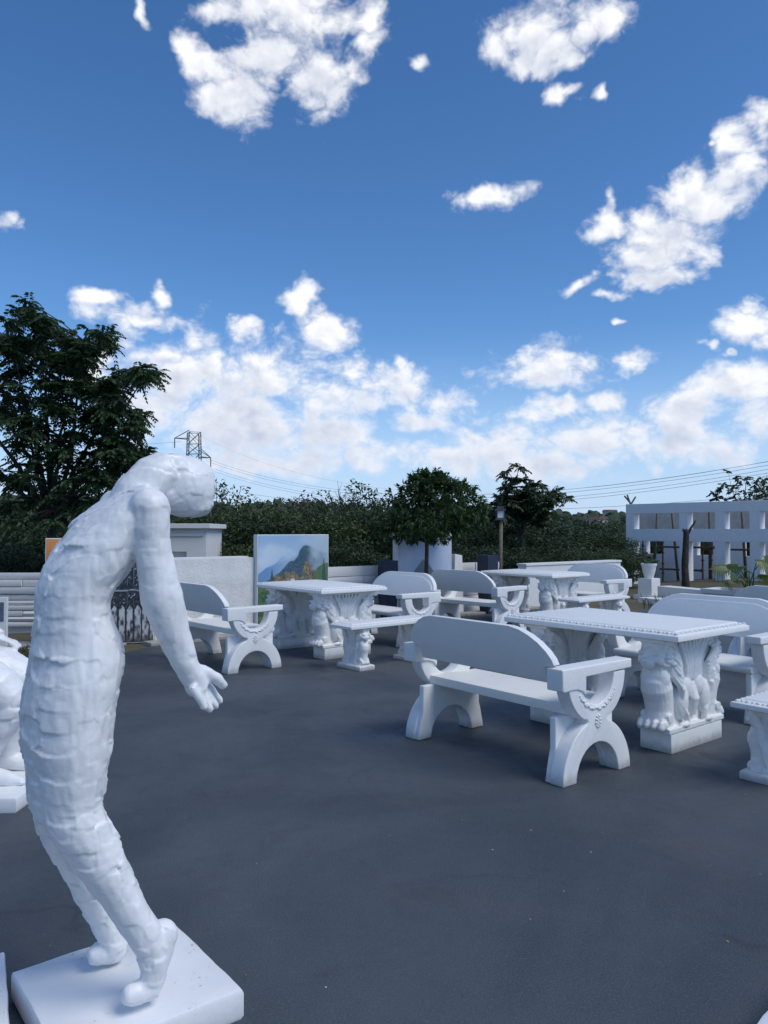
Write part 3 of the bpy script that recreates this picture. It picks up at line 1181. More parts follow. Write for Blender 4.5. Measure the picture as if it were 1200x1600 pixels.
# hand: palm, four fingers held together, thumb apart
pathtube([(286, 1030, 20, .205), (296, 1050, 19.5, .205), (306, 1066, 18.5, .20), (314, 1078, 17, .20)], 14)
for pts in ([(300, 1072, 8, .235), (309, 1089, 7.5, .24), (319, 1104, 6.5, .24)],
            [(306, 1074, 8.5, .215), (317, 1092, 8, .215), (328, 1108, 6.6, .215)],
            [(314, 1074, 8, .19), (325, 1090, 7.6, .19), (337, 1103, 6.3, .19)],
            [(321, 1070, 7.5, .168), (332, 1082, 7, .165), (344, 1094, 5.8, .165)],
            [(306, 1046, 11, .20), (322, 1050, 10.5, .205), (338, 1060, 9, .21), (349, 1070, 7, .21)]):
    cs = pathtube(pts, 10)
    mb.ell(cs[-1], (pts[-1][2] / FPX * cs[-1].y,) * 3, 2)
# far hand
for k in range(4):
    pathtube([(112, 1045, 9, -.19 + k * .022), (108, 1068, 7, -.19 + k * .022), (107, 1085, 5, -.19 + k * .022)], 8)
# legs on tiptoe
pathtube([(110, 1245, 42, .10), (116, 1275, 44, .11), (133, 1308, 42, .12), (152, 1338, 38, .13), (170, 1368, 33.5, .14), (190, 1402, 29, .15), (208, 1432, 26.5, .16),
          (226, 1462, 26, .17), (239, 1488, 23, .175), (241, 1512, 20, .18), (236, 1534, 18, .18)], 16)
mb.ell(sp(255, 1460, .165), (0.046, 0.036, 0.046), 3)
pathtube([(262, 1446, 15, .165), (256, 1480, 16, .175), (248, 1515, 14, .18), (240, 1540, 13, .18)], 12)
pathtube([(244, 1540, 17, .18), (222, 1549, 17, .18), (203, 1555, 14.5, .18), (193, 1557, 10, .18)], 14, 0.95)
pathtube([(90, 1262, 36, -.03), (104, 1308, 33, -.05), (122, 1345, 29, -.07), (142, 1392, 24, -.085), (160, 1430, 21, -.10), (175, 1462, 22, -.11), (177, 1480, 22, -.11)], 14)
pathtube([(192, 1480, 17, -.11), (174, 1484, 20, -.11), (154, 1491, 17, -.11), (138, 1497, 11, -.11)], 12, 0.95)
me = remesh(mb, 0.0050, 12)


def keep_fn(co):
    # smoother on the head, arms and shins than on the trunk
    q = np.stack([co[:, 0] - SC[0], co[:, 1] - SC[1]], 1)
    lat = q @ L[:2]
    k = 1.0 - 0.78 * np.clip((lat - 0.15) / 0.04, 0, 1) * (co[:, 2] > 0.7)
    k = np.where(co[:, 2] > 1.57, 0.6, k)
    k = np.where(co[:, 2] < 0.52, 0.55, k)
    return k


plaster(me, 3, keep=keep_fn)
me.materials.append(M['statue'])
st = empty('statue', tuple(SC), ALPHA)
tag(st, 'tall white plaster figure bent back with hanging head and arm, standing on a square slab', 'statue')


def statue_slab(name, parent, hx, hy, h, seed, mat='slab', loc=(0, 0, 0)):
    mb = MB()
    n = 18
    # a slab with slightly ragged edges
    pts = []
    for (ax, ay, bx, by) in ((1, -1, 1, 1), (1, 1, -1, 1), (-1, 1, -1, -1), (-1, -1, 1, -1)):
        for k in range(n):
            t = k / n
            pts.append((hx * (ax + (bx - ax) * t), hy * (ay + (by - ay) * t)))
    P_ = np.array(pts)
    jit = fbm(np.stack([P_[:, 0] * 14, P_[:, 1] * 14, np.full(len(P_), seed)], 1), 3, seed) * 0.006
    rr = []
    for (z, ins) in ((0.0, 0.006), (0.012, 0.0), (h - 0.014, 0.0), (h - 0.004, 0.004), (h, 0.012)):
        q = P_ * (1 + jit[:, None] * 2 - ins / max(hx, hy))
        zz = z + (0 if z < 0.02 else 1) * fbm(np.stack([P_[:, 0] * 9, P_[:, 1] * 9, np.full(len(P_), seed + 4.0)], 1), 2, seed) * 0.004
        rr.append([(a + loc[0], b + loc[1], c_ + loc[2]) for (a, b), c_ in zip(q, np.broadcast_to(zz, len(P_)))])
    mb.loft(rr)
    return mb.build(name, M[mat], parent, autosmooth=35)


body = link('body', me, st)
body.matrix_parent_inverse = (Matrix.Translation(Vector(SC)) @ Matrix.Rotation(ALPHA, 4, 'Z')).inverted()
statue_slab('slab', st, 0.268, 0.272, 0.094, 2)

# ---------------------------------------------------------------- seated statue at the left edge
mb = MB()
bx, by = -2.30, 4.46


def q_(x, y, z):
    return Vector((bx + x, by + y, z))


for sy in (-1, 1):
    o = 0.115 * sy
    mb.tube([q_(-0.42, o, 0.62), q_(-0.22, o, 0.69), q_(0.02, o * 1.1, 0.66), q_(0.16, o * 1.2, 0.60), q_(0.235, o * 1.2, 0.545)], [0.17, 0.165, 0.150, 0.125, 0.085], 16)
    mb.ell(q_(0.20, o * 1.2, 0.565), (0.09, 0.09, 0.09), 3)
    mb.tube([q_(0.215, o * 1.2, 0.53), q_(0.17, o * 1.2, 0.42), q_(0.09, o * 1.2, 0.27), q_(0.06, o * 1.2, 0.14)], [0.085, 0.084, 0.068, 0.05], 14)
    mb.tube([q_(0.03, o * 1.2, 0.135), q_(0.12, o * 1.2, 0.125), q_(0.22, o * 1.2, 0.11), q_(0.29, o * 1.2, 0.10)], [0.05, 0.052, 0.044, 0.026], 12)
    for k in range(4):
        mb.ell(q_(0.285, o * 1.2 - 0.03 + 0.02 * k, 0.10), (0.03, 0.011, 0.014), 2)
    mb.tube([q_(-0.36, 0.20 * sy, 1.16), q_(-0.22, 0.25 * sy, 0.98), q_(-0.02, 0.20 * sy, 0.86)], [0.06, 0.05, 0.04], 12)
    for k in range(4):
        mb.tube([q_(-0.04, 0.20 * sy - 0.03 + 0.02 * k, 0.86), q_(0.06, 0.20 * sy - 0.03 + 0.02 * k, 0.825), q_(0.10, 0.20 * sy - 0.03 + 0.02 * k, 0.79)], [0.013, 0.012, 0.009], 8)
mb.tube([q_(-0.50, 0, 0.55), q_(-0.52, 0, 0.75), q_(-0.49, 0, 0.95), q_(-0.42, 0, 1.12), q_(-0.36, 0, 1.22)], [0.19, 0.17, 0.17, 0.17, 0.08], 18)
mb.tube([q_(-0.36, -0.19, 1.16), q_(-0.36, 0.19, 1.16)], [0.07, 0.07], 12)
mb.tube([q_(-0.37, 0, 1.2), q_(-0.31, 0, 1.34)], [0.06, 0.055], 12)
mb.ell(q_(-0.28, 0, 1.42), (0.105, 0.085, 0.12), 3)
mb.ell(q_(-0.18, 0, 1.40), (0.025, 0.018, 0.03), 2)
mb.box((bx - 0.68, by - 0.2, 0.078), (bx - 0.30, by + 0.2, 0.5))
me = remesh(mb, 0.009, 8)
plaster(me, 21, cell=0.075, amp=0.0075)
me.materials.append(M['statue'])
st2 = empty('statue', (bx - 0.2, by, 0))
tag(st2, 'white plaster seated figure with bent knee on a low slab, cut by the left edge', 'statue')
b2 = link('body', me, st2)
b2.matrix_parent_inverse = Matrix.Translation(Vector((bx - 0.2, by, 0))).inverted()
statue_slab('slab', st2, 0.55, 0.35, 0.082, 6)

# slabs of two more statues, only their corners in view
c0 = on_ground(23, 1600, 0.09)
s3 = empty('statue_slab', (c0.x - 0.33, c0.y + 0.02, 0), R(28))
tag(s3, 'white slab corner at the bottom left edge beside the tall statue', 'slab')
statue_slab('slab', s3, 0.27, 0.27, 0.09, 9)
c1 = on_ground(1184, 1600, 0.09)
s4 = empty('statue_slab', (c1.x + 0.375, c1.y + 0.005, 0), R(45))
tag(s4, 'pale slab corner at the bottom right corner of the picture', 'slab')
statue_slab('slab', s4, 0.27, 0.27, 0.09, 13)

# ---------------------------------------------------------------- walls behind the yard
def plank_wall(name, label, p0, p1, height, rows, seed, mats='slab_wall', thick=0.16):
    """a wall of rough horizontal slabs, each slab its own piece"""
    rr = random.Random(seed)
    p0, p1 = Vector(p0), Vector(p1)
    ln = (p1 - p0).length
    rz = math.atan2(p1.y - p0.y, p1.x - p0.x)
    w = empty(name, p0, rz)
    tag(w, label, 'wall')
    mb = MB()
    mb.box((0.01, 0.02, -0.25), (ln - 0.01, thick, height - 0.03))
    mb.build('wall_core', M[mats], w)
    z = 0.0
    hs = [rr.uniform(0.75, 1.25) for _ in range(rows)]
    tot = sum(hs)
    for h in hs:
        h = h / tot * height
        x = 0.0
        first = rr.uniform(0.3, 1.0)
        while x < ln - 0.02:
            l_ = min(first if x == 0 else rr.uniform(0.7, 1.25), ln - x)
            if ln - x - l_ < 0.25:
                l_ = ln - x
            y = rr.uniform(-0.055, 0.008)
            mb = MB()
            n = 5
            # slab with an uneven split face
            lo, hi = [], []
            prof = []
            for k in range(n + 1):
                t = x + 0.007 + (l_ - 0.014) * k / n
                prof.append((t, y + rr.uniform(-0.008, 0.008)))
            vs = []
            for zz, dy in ((z + 0.008, 0.010), (z + h * 0.5, -0.006), (z + h - 0.008, 0.006)):
                j = rr.uniform(-0.004, 0.004)
                for (a, b) in prof:
                    vs.append((a, b + dy + j, zz + rr.uniform(-0.003, 0.003)))
                for (a, b) in prof[::-1]:
                    vs.append((a, 0.03, zz))
            m_ = 2 * (n + 1)
            fs = [list(range(m_))[::-1], [2 * m_ + i for i in range(m_)]]
            for q in range(2):
                for i in range(m_):
                    i2 = (i + 1) % m_
                    fs.append([q * m_ + i, q * m_ + i2, (q + 1) * m_ + i2, (q + 1) * m_ + i])
            mb.add(vs, fs)
            mb.build('slab', M[mats], w, autosmooth=50)
            x += l_
        z += h
    return w


plank_wall('stone_wall', 'white wall of rough stacked slabs behind the grass at the left edge', (-8.6, 12.05, -0.02), (-3.05, 12.30, -0.02), 0.86, 9, 4)
plank_wall('stone_wall', 'low white wall of stacked slabs between the mountain mural and the cloud mural', wl(1.32, 0.10, -0.02), wl(2.55, 0.10, -0.02), 0.94, 7, 8)
plank_wall('stone_wall', 'low white slab wall to the right of the cloud mural', wl(4.05, 0.12, -0.02), wl(5.35, 0.12, -0.02), 0.93, 6, 9)


def wall_box(name, label, w0, w1, d0, d1, h, mat, cat='wall', cap=False):
    p = wl(w0, d0)
    w = empty(name, p, ALPHA)
    tag(w, label, cat)
    mb = MB()
    mb.box((0, 0, -0.3), (w1 - w0, d1 - d0, h))
    mb.build('wall_face', M[mat], w, bevel=0.008)
    if cap:
        mb = MB()
        mb.box((-0.015, -0.02, h + 0.002), (w1 - w0 + 0.015, d1 - d0 + 0.02, h + 0.045))
        mb.build('coping', M[mat], w, bevel=0.006)
    return w


wall_box('brick_wall', 'white painted brick wall between the night mural and the mountain mural', -1.52, -0.01, -0.02, 0.16, 1.105, 'brick')
wall_box('brick_wall', 'white wall top showing just above the painted brick wall', -1.0, 0.25, 0.62, 0.80, 1.10, 'wall')
wall_box('low_wall', 'low smooth white wall behind the farthest bench', 6.05, 9.2, 0.0, 0.22, 0.80, 'wall', cap=True)

# ---------------------------------------------------------------- murals on boards
def lerp(a, b, t):
    return a + (b - a) * t


def sst(a, b, x):
    t = np.clip((x - a) / (b - a), 0, 1)
    return t * t * (3 - 2 * t)


def n2(u, v, s, seed, o=3):
    return fbm(np.stack([u * s, v * s, np.full(u.shape, seed * 1.7)], 1), o, seed)


def over(col, mask, rgb):
    mask = np.clip(mask, 0, 1)[:, None]
    return col * (1 - mask) + np.array(rgb)[None, :] * mask if not isinstance(rgb, np.ndarray) else col * (1 - mask) + rgb * mask


def paint_mountain(u, v):
    v = (v - .323) / .677
    sky_ = lerp(0, 1, sst(-0.5, 0.6, n2(u, v * 1.4, 3.0, 3, 4)))[:, None]
    col = np.array([.30, .47, .66])[None] * (1 - sky_) + np.array([.58, .68, .78])[None] * sky_
    # far ridge rising to the right
    r1 = 0.40 + 0.50 * u + 0.05 * n2(u, u * 0, 6, 5)
    col = over(col, sst(0.03, -0.02, v - r1) * 0.75, (.30, .42, .58))
    r0 = 0.42 + 0.26 * np.minimum(u, .4) / .4 + 0.03 * n2(u, u * 0, 9, 6)
    col = over(col, sst(0.015, -0.015, v - r0) * sst(.45, .1, u), (.13, .28, .50))
    # main peak
    r2 = np.interp(u, [0, .30, .36, .43, .50, .55, .58, .63, .67, .72, .80, .9, 1.0], [.2, .42, .50, .585, .60, .66, .76, .825, .84, .83, .78, .74, .70]) + 0.012 * n2(u, v, 20, 8)
    mk = sst(0.012, -0.012, v - r2)
    col = over(col, mk, (.028, .082, .130))
    streak = n2(u + v * .8, v * .5, 7, 11, 4)
    col = over(col, mk * sst(.0, .5, streak) * .7, (.10, .21, .31))
    mist = sst(.62, .95, u + 0.3 * n2(u, v, 5, 12, 4)) * sst(.30, .5, v)
    col = over(col, mist * .85, (.42, .54, .62))
    # meadow
    g = 0.18 + 0.16 * sst(.0, .35, u) * 0 + np.where(u > .6, .20 * sst(.6, 1.0, u), 0) + np.where(u < .35, .03, 0)
    col = over(col, sst(.014, -.014, v - g - .17 * sst(.72, .85, u)), (.070, .165, .060))
    col = over(col, sst(.014, -.014, v - g + .08) * sst(-.2, .4, n2(u, v, 14, 15)), (.030, .085, .032))
    # autumn trees
    for (cx, cy, rx, ry, c0) in ((.30, .30, .085, .10, (.21, .135, .075)), (.40, .33, .06, .09, (.17, .15, .085)), (.50, .32, .075, .10, (.24, .15, .075)),
                                 (.70, .34, .11, .12, (.10, .14, .09)), (.685, .48, .055, .10, (.24, .15, .075)), (.76, .36, .05, .09, (.16, .12, .07))):
        e = np.sqrt(((u - cx) / rx) ** 2 + ((v - cy) / ry) ** 2) + 0.45 * n2(u, v, 26, 20, 3)
        col = over(col, sst(1.05, .85, e), c0)
        col = over(col, sst(1.0, .8, e) * sst(.1, .5, n2(u, v, 45, 23, 2)), (.34, .27, .16))
        col = over(col, sst(1.0, .8, e) * sst(.15, .5, n2(u, v, 40, 27, 2)), (.045, .06, .035))
    # cypresses, path and white cottage
    for (cx, top, w_) in ((.19, .50, .030), (.937, .64, .030)):
        e = np.abs(u - cx) / (w_ * np.clip((top - v) / .25, 0.02, 1))
        col = over(col, sst(1.1, .8, e) * (v < top) * (v > .24), (.025, .075, .055))
    col = over(col, (np.abs(u - .48) < .028) * (np.abs(v - .285) < .03), (.66, .72, .76))
    col = over(col, (np.abs(u - .65) < .14) * (np.abs(v - .268 - .02 * n2(u, v, 6, 2)) < .012), (.70, .73, .74))
    return col


def paint_cloud(u, v):
    t = sst(-.35, .55, n2(u, v, 2.6, 31, 4))[:, None]
    col = np.array([.46, .55, .72])[None] * (1 - t) + np.array([.66, .70, .78])[None] * t
    b = sst(.66, .98, v) * np.clip(sst(.34, .22, np.abs(u - .42) + .15 * n2(u, v, 6, 33)) + .9 * sst(.75, 1.0, u) * sst(.1, .4, n2(u, v, 4, 34)), 0, 1)
    col = over(col, b * .8, (.20, .36, .76))
    r_ = np.interp(u, [0, .20, .32, .45, .55, .66, .8, 1], [.3, .45, .58, .68, .62, .54, .50, .3]) + .02 * n2(u, v, 22, 36)
    mk = sst(.012, -.012, v - r_)
    col = over(col, mk, (.17, .20, .23))
    col = over(col, mk * sst(0, .5, n2(u, v, 16, 38, 4)), (.30, .34, .37))
    return col


def paint_night(u, v):
    t = sst(-.2, .3, n2(u, v, 3, 41, 3))[:, None]
    col = np.array([.60, .19, .045])[None] * (1 - t) + np.array([.72, .28, .07])[None] * t
    skyl = .70 + .12 * sst(.6, .75, u) + .10 * np.sign(np.sin(u * 37)) * np.sin(u * 11) + .02 * n2(u, u * 0, 20, 43)
    mk = sst(.01, -.01, v - skyl)
    col = over(col, mk, (.008, .014, .024))
    col = over(col, mk * (np.abs((u * 16) % 1 - .5) > .46) * sst(-.2, .5, n2(u, v, 12, 44)), (.16, .21, .26))
    col = over(col, mk * (n2(u, v, 60, 45, 2) > .42) * (v > .38), (.35, .42, .46))
    col = over(col, mk * (np.abs(v - .50 - .02 * n2(u, v, 5, 2)) < .006), (.30, .37, .42))
    # white picket fence along the foot
    ph = (u * 13.5) % 1
    top = .33 + .03 * (1 - np.abs(ph - .5) * 4)
    pk = (np.abs(ph - .5) < .37) * (v < top)
    col = over(col, (v < .36) * 1.0, (.010, .011, .014))
    col = over(col, pk * sst(-.45, .25, n2(u * 2, v * .8, 26, 47, 4)) * sst(.0, .14, v + .02), (.52, .54, .57))
    # a bright rooftop flare
    e = np.sqrt(((u - .86) / .03) ** 2 + ((v - .77) / .045) ** 2)
    col = over(col, sst(1.1, .8, e), (.55, .13, .06))
    e = np.sqrt(((u - .90) / .03) ** 2 + ((v - .83) / .03) ** 2)
    col = over(col, sst(1.1, .8, e), (.65, .38, .06))
    return col


def mural(label, p0, rz, w, h, t, fn, n=150, z0=0.0):
    root = empty('mural_board', p0, rz)
    tag(root, label, 'mural')
    mb = MB()
    mb.box((0, 0, z0), (w, t, z0 + h))
    mb.build('board', M['wall'], root, bevel=0.004)
    nx, ny = int(n * max(1, w / h)), n
    uu, vv = np.meshgrid(np.linspace(0, 1, nx), np.linspace(0, 1, ny))
    u, v = uu.ravel(), vv.ravel()
    mar = 0.012
    co = np.stack([mar + u * (w - 2 * mar), np.full(u.shape, -0.004), z0 + mar + v * (h - 2 * mar)], 1)
    i = (np.arange(ny - 1)[:, None] * nx + np.arange(nx - 1)[None]).ravel()
    faces = np.stack([i, i + 1, i + nx + 1, i + nx], 1)
    me = bpy.data.meshes.new('painting')
    me.from_pydata(co.tolist(), [], faces.tolist())
    col = np.ones((len(u), 4))
    col[:, :3] = np.clip(fn(u, v), 0, 1)
    at_ = me.color_attributes.new('paint', 'FLOAT_COLOR', 'POINT')
    at_.data.foreach_set('color', col.ravel())
    me.materials.append(M['mural'])
    link('painting', me, root)
    return root


mural('board painted with a blue mountain, autumn trees and green meadow', wl(0.0, -0.10), ALPHA, 1.27, 1.44, 0.11, paint_mountain)
mural('board painted with pale clouds and a grey hill behind the small round tree', wl(2.72, -0.05), ALPHA, 1.26, 1.47, 0.13, paint_cloud)
nb_ = on_ground(237, 1003)
mural('board painted with orange sky, dark towers and white picket fence behind the tall statue', Vector((nb_.x - 1.27, nb_.y - 0.40, 0)), R(16), 1.36, 1.40, 0.09, paint_night)
sb = wl(4.0, 0.0)
root = empty('white_block', sb, ALPHA)
tag(root, 'small white stepped block against the right end of the cloud mural', 'block')
mb = MB()
mb.prism([(0, -0.2), (0.24, -0.2), (0.20, 1.05), (0.02, 1.08)], 0, 0.2, lambda a, b, t: (a, t - 0.10, b))
mb.build('block_body', M['wall'], root, bevel=0.006)
pb = at(0, 935, 9.6)
root = empty('display_board', (pb.x - 0.75, pb.y, 0), R(6))
tag(root, 'white framed board with small picture, only its edge showing at the left', 'board')
mb = MB()
mb.box((0, 0, 0), (0.80, 0.05, 0.66))
mb.build('board', M['wall'], root, bevel=0.004)
mb = MB()
mb.box((0.05, -0.006, 0.36), (0.765, -0.001, 0.60))
mb.build('picture', simple('dark_print', (0.10, 0.13, 0.19), 0.5, 0.3, 20), root)

# ---------------------------------------------------------------- dark planters
def planter(label, x, y, hgt, w):
    root = empty('planter', (x, y, -0.014), ALPHA)
    tag(root, label, 'planter', 'dark square planters by the wall')
    mb = MB()
    a, b = w * 0.36, w * 0.5
    mb.loft([[(a, a, 0), (-a, a, 0), (-a, -a, 0), (a, -a, 0)],
             [(b, b, hgt * 0.45), (-b, b, hgt * 0.45), (-b, -b, hgt * 0.45), (b, -b, hgt * 0.45)],
             [(b, b, hgt), (-b, b, hgt), (-b, -b, hgt), (b, -b, hgt)],
             [(b * .86, b * .86, hgt), (-b * .86, b * .86, hgt), (-b * .86, -b * .86, hgt), (b * .86, -b * .86, hgt)],
             [(b * .84, b * .84, hgt - 0.08), (-b * .84, b * .84, hgt - 0.08), (-b * .84, -b * .84, hgt - 0.08), (b * .84, -b * .84, hgt - 0.08)]])
    mb.build('planter_body', M['navy'], root, bevel=0.006)


p = at(606, 900, 12.75)
planter('dark navy planter box left of the cloud mural', p.x, p.y, 1.02, 0.24)
p = at(762, 900, 14.0)
planter('dark navy planter box behind the farthest table', p.x, p.y, 1.07, 0.27)

# ---------------------------------------------------------------- lamp post
lp = at(781, 880, 16.4)
zb = terrain(lp.x, lp.y)
root = empty('lamp_post', (lp.x, lp.y, zb))
tag(root, 'slim timber lamp post with small lantern right of the round tree', 'lamp post')
mb = MB()
mb.tube([(0, 0, -0.05), (0.012, 0, 0.9), (0.03, 0, 1.72 - zb)], [0.048, 0.044, 0.038], 10)
mb.build('post', M['pole_wood'], root, smooth=True)
mb = MB()
zt = 1.72 - zb
mb.box((-0.075, -0.075, zt), (0.105, 0.105, zt + 0.05))
mb.box((-0.085, -0.085, zt + 0.20), (0.115, 0.115, zt + 0.245))
mb.box((-0.05, -0.05, zt + 0.245), (0.08, 0.08, zt + 0.30))
for (a, b) in ((-0.07, -0.07), (0.085, -0.07), (-0.07, 0.085), (0.085, 0.085)):
    mb.box((a, b, zt + 0.05), (a + 0.016, b + 0.016, zt + 0.20))
ln_ = mb.build('lantern', M['dark_steel'], root)
mb = MB()
mb.box((-0.05, -0.05, zt + 0.051), (0.08, 0.08, zt + 0.199))
mb.build('lantern_glass', M['glass'], ln_)

# ---------------------------------------------------------------- hut behind the wall
hp = at(322, 880, 16.8)
zb = terrain(hp.x - 1, hp.y)
root = empty('hut', (hp.x, hp.y, zb), R(4))
tag(root, 'small white hut with flat overhanging roof behind the tall statue', 'hut')
ht = at(322, 826, 16.8).z - zb
mb = MB()
W_ = 2.4
# front wall with an opening for the window
wx0, wx1, wz0, wz1 = -1.15, -0.42, ht - 0.78, ht - 0.50
mb.box((-W_, 0, -0.4), (wx0, 0.2, ht))
mb.box((wx1, 0, -0.4), (0, 0.2, ht))
mb.box((wx0, 0.001, -0.4), (wx1, 0.199, wz0))
mb.box((wx0, 0.001, wz1), (wx1, 0.199, ht - 0.001))
mb.box((-0.2, 0.2, -0.4), (-0.001, 2.2, ht - 0.002))
mb.box((-W_, 2.2, -0.4), (0, 2.4, ht - 0.001))
mb.box((-W_, 0.2, -0.4), (-W_ + 0.2, 2.2, ht - 0.002))
mb.build('wall', M['wall'], root)
mb = MB()
mb.box((-W_ - 0.1, -0.12, ht + 0.003), (0.10, 2.5, ht + 0.11))
rf = mb.build('roof', M['wall'], root, bevel=0.01)
mb = MB()
mb.box((-W_ + 0.1, -0.03, ht - 0.16), (-0.06, 0.0, ht - 0.05))
mb.build('beam', M['wall'], root)
mb = MB()
mb.box((wx0 + 0.001, 0.10, wz0 + 0.001), (wx1 - 0.001, 0.14, wz1 - 0.001))
w_ = mb.build('window', M['wall'], root)
mb = MB()
mb.box((wx0 - 0.02, -0.03, wz0 - 0.03), (wx1 + 0.02, -0.002, wz0 - 0.005))
mb.build('sill', M['wall'], w_)

# ---------------------------------------------------------------- unfinished frame building on the right
BP = at(978, 829, 26.9)
zb = terrain(BP.x + 1, BP.y)
BROT = ALPHA - R(90)
bld = empty('frame_building', (BP.x, BP.y, 0), BROT)
tag(bld, 'roofless white building front with two rows of open window holes', 'building')
OPEN = [(0.31, 2.02), (2.31, 3.25), (3.56, 4.35), (4.66, 5.45), (5.75, 6.55)]
BLEN, BT = 7.2, 0.35
Z0, Z1, Z2, Z3, Z4 = zb - 0.4, 1.14, 1.554, 2.09, 2.42
mb = MB()
mb.box((0, 0, Z3), (BLEN, BT, Z4))
mb.build('top_beam', M['building'], bld, bevel=0.012)
mb = MB()
mb.box((0, 0, Z1), (BLEN, BT, Z2))
mb.build('middle_beam', M['building'], bld, bevel=0.012)
edges = [0.0] + [q for ab in OPEN for q in ab] + [BLEN]
for k in range(0, len(edges), 2):
    for (za, zc) in ((Z0, Z1), (Z2, Z3)):
        mb = MB()
        mb.box((edges[k] + 0.002, 0.003, za), (edges[k + 1] - 0.002, BT - 0.003, zc))
        mb.build('column', M['building'], bld)
# rear wall: white below, bare plaster above
mb = MB()
ry0, ry1 = 3.2, 3.45
mb.box((-1.9, ry0, Z0), (6.6, ry1, 0.60))
holes = [(-1.25, -0.52), (0.83, 1.45), (2.55, 3.10), (4.1, 4.7)]
xs = [-1.9] + [q for ab in holes for q in ab] + [6.6]
for k in range(0, len(xs), 2):
    mb.box((xs[k], ry0 + 0.001, 0.60), (xs[k + 1], ry1 - 0.001, 1.22))
mb.build('rear_wall', M['building'], bld)
mb = MB()
mb.box((-1.9, ry0 - 0.004, 1.22), (6.6, ry1, 2.42))
mb.build('bare_rear_wall', M['taupe'], bld)


def bpt(x, y, z):
    m_ = Matrix.Rotation(BROT, 3, 'Z')
    v = m_ @ Vector((x, y, 0))
    return Vector((BP.x + v.x, BP.y + v.y, z))


for k, (x, lab) in enumerate(((-0.11, 'leftmost in the building'), (0.68, 'beside the slanting timber in the first opening'), (2.16, 'left of the pair behind the dead trunk'),
                              (2.47, 'right of the pair behind the dead trunk'), (4.05, 'behind the large leafed plant'))):
    p = bpt(x, 1.2, 0)
    g_ = terrain(p.x, p.y)
    root = empty('steel_prop', (p.x, p.y, g_))
    tag(root, 'rusty red steel prop, ' + lab, 'prop', 'steel props inside the frame building')
    mb = MB()
    mb.tube([(0, 0, 0), (0, 0, 1.2 - g_)], 0.030, 8)
    mb.box((-0.08, -0.08, 0), (0.08, 0.08, 0.012))
    mb.build('tube', M['rust'], root)
    for z in (0.28, 0.62, 1.0, 1.35):
        mb = MB()
        mb.tube([(0, 0, z), (0, 0, z + 0.055)], 0.052, 8)
        mb.build('collar', M['rust'], root)
for (xa, xb, z, lab) in ((0.60, 1.75, 0.93, 'upper rusty bar across the first opening'), (0.60, 1.75, 0.15, 'lower rusty bar across the first opening'),
                         (1.75, 2.60, 0.93, 'short bar across the opening behind the dead trunk'), (1.85, 2.2, 0.15, 'low bar behind the dead trunk'),
                         (3.10, 3.95, 0.88, 'short bar across the third opening above the leafed plant')):
    root = empty('scaffold_bar', bpt((xa + xb) / 2, 1.14, z))
    tag(root, lab, 'bar', 'bars inside the frame building')
    mb = MB()
    d_ = Vector(L)
    h_ = (xb - xa) / 2
    mb.tube([-d_ * h_, d_ * h_], 0.034, 8)
    mb.tube([d_ * (h_ - 0.06), d_ * h_], 0.06, 8)
    mb.build('bar', M['rust'], root)
for (x, tilt_, z1, lab) in ((0.82, 0.12, 2.35, 'slanting timber pole in the first opening'), (0.05, -0.1, 2.3, 'pale timber pole behind the first upper window'),
                            (2.12, 0.0, 2.3, 'timber pole behind the second upper window'), (3.30, 0.06, 2.3, 'timber pole behind the third upper window')):
    p = bpt(x, 1.75, 0)
    g_ = terrain(p.x, p.y)
    mb = MB()
    d_ = Vector(L) * tilt_
    mb.tube([(p.x + d_.x, p.y + d_.y, g_ - 0.02), (p.x, p.y, (z1 + g_) / 2), (p.x - d_.x, p.y - d_.y, z1)], [0.052, 0.048, 0.044], 8)
    tag(mb.build('timber_pole', M['pole_wood'] if k % 2 else M['dark_steel'], smooth=True), lab, 'pole', 'poles inside the frame building')
# splintered stakes on the building's corner
root = empty('wooden_stakes', bpt(0.10, 0.15, Z4))
tag(root, 'crossed wooden stakes on the left top corner of the frame building', 'stakes')
for (dx, dz, x0) in ((-0.30, 0.30, 0.05), (-0.14, 0.34, 0.0), (0.20, 0.26, 0.0)):
    mb = MB()
    a = Vector(L) * x0
    b = Vector(L) * (x0 + dx) + Vector((0, 0, dz))
    mb.tube([a - Vector((0, 0, 0.02)), b], [0.035, 0.03], 6)
    mb.build('stake', M['pole_wood'], root)

# ---------------------------------------------------------------- things in front of that building
def box_thing(name, label, cat, loc, rz, lo, hi, mat, part, bevel=0.008):
    root = empty(name, loc, rz)
    tag(root, label, cat)
    mb = MB()
    mb.box(lo, hi)
    mb.build(part, M[mat], root, bevel=bevel)
    return root


pp = on_ground(1018, 936)
root = empty('pedestal', (pp.x, pp.y + 0.15, -0.014), BROT)
tag(root, 'white square pedestal under the flower pot', 'pedestal')
mb = MB()
mb.box((-0.17, -0.17, 0.10), (0.17, 0.17, 0.462))
mb.build('shaft', M['wall'], root, bevel=0.008)
mb = MB()
mb.box((-0.24, -0.24, 0), (0.24, 0.24, 0.098))
mb.build('base', M['wall'], root, bevel=0.008)
root = empty('flower_pot', (pp.x, pp.y + 0.15, 0.45))
tag(root, 'white tapered flower pot with dark succulent on the pedestal', 'pot')
mb = MB()
prof = [(0.0, 0.0), (0.085, 0.0), (0.10, 0.02), (0.14, 0.17), (0.155, 0.26), (0.172, 0.285), (0.172, 0.325), (0.150, 0.325), (0.145, 0.27), (0.0, 0.26)]
rings = [[(r_ * math.cos(2 * math.pi * k / 28), r_ * math.sin(2 * math.pi * k / 28), z) for k in range(28)] for r_, z in [(max(r_, 0.002), z) for r_, z in prof]]
mb.loft(rings)
mb.build('pot', M['wall'], root, autosmooth=35)
mb = MB()
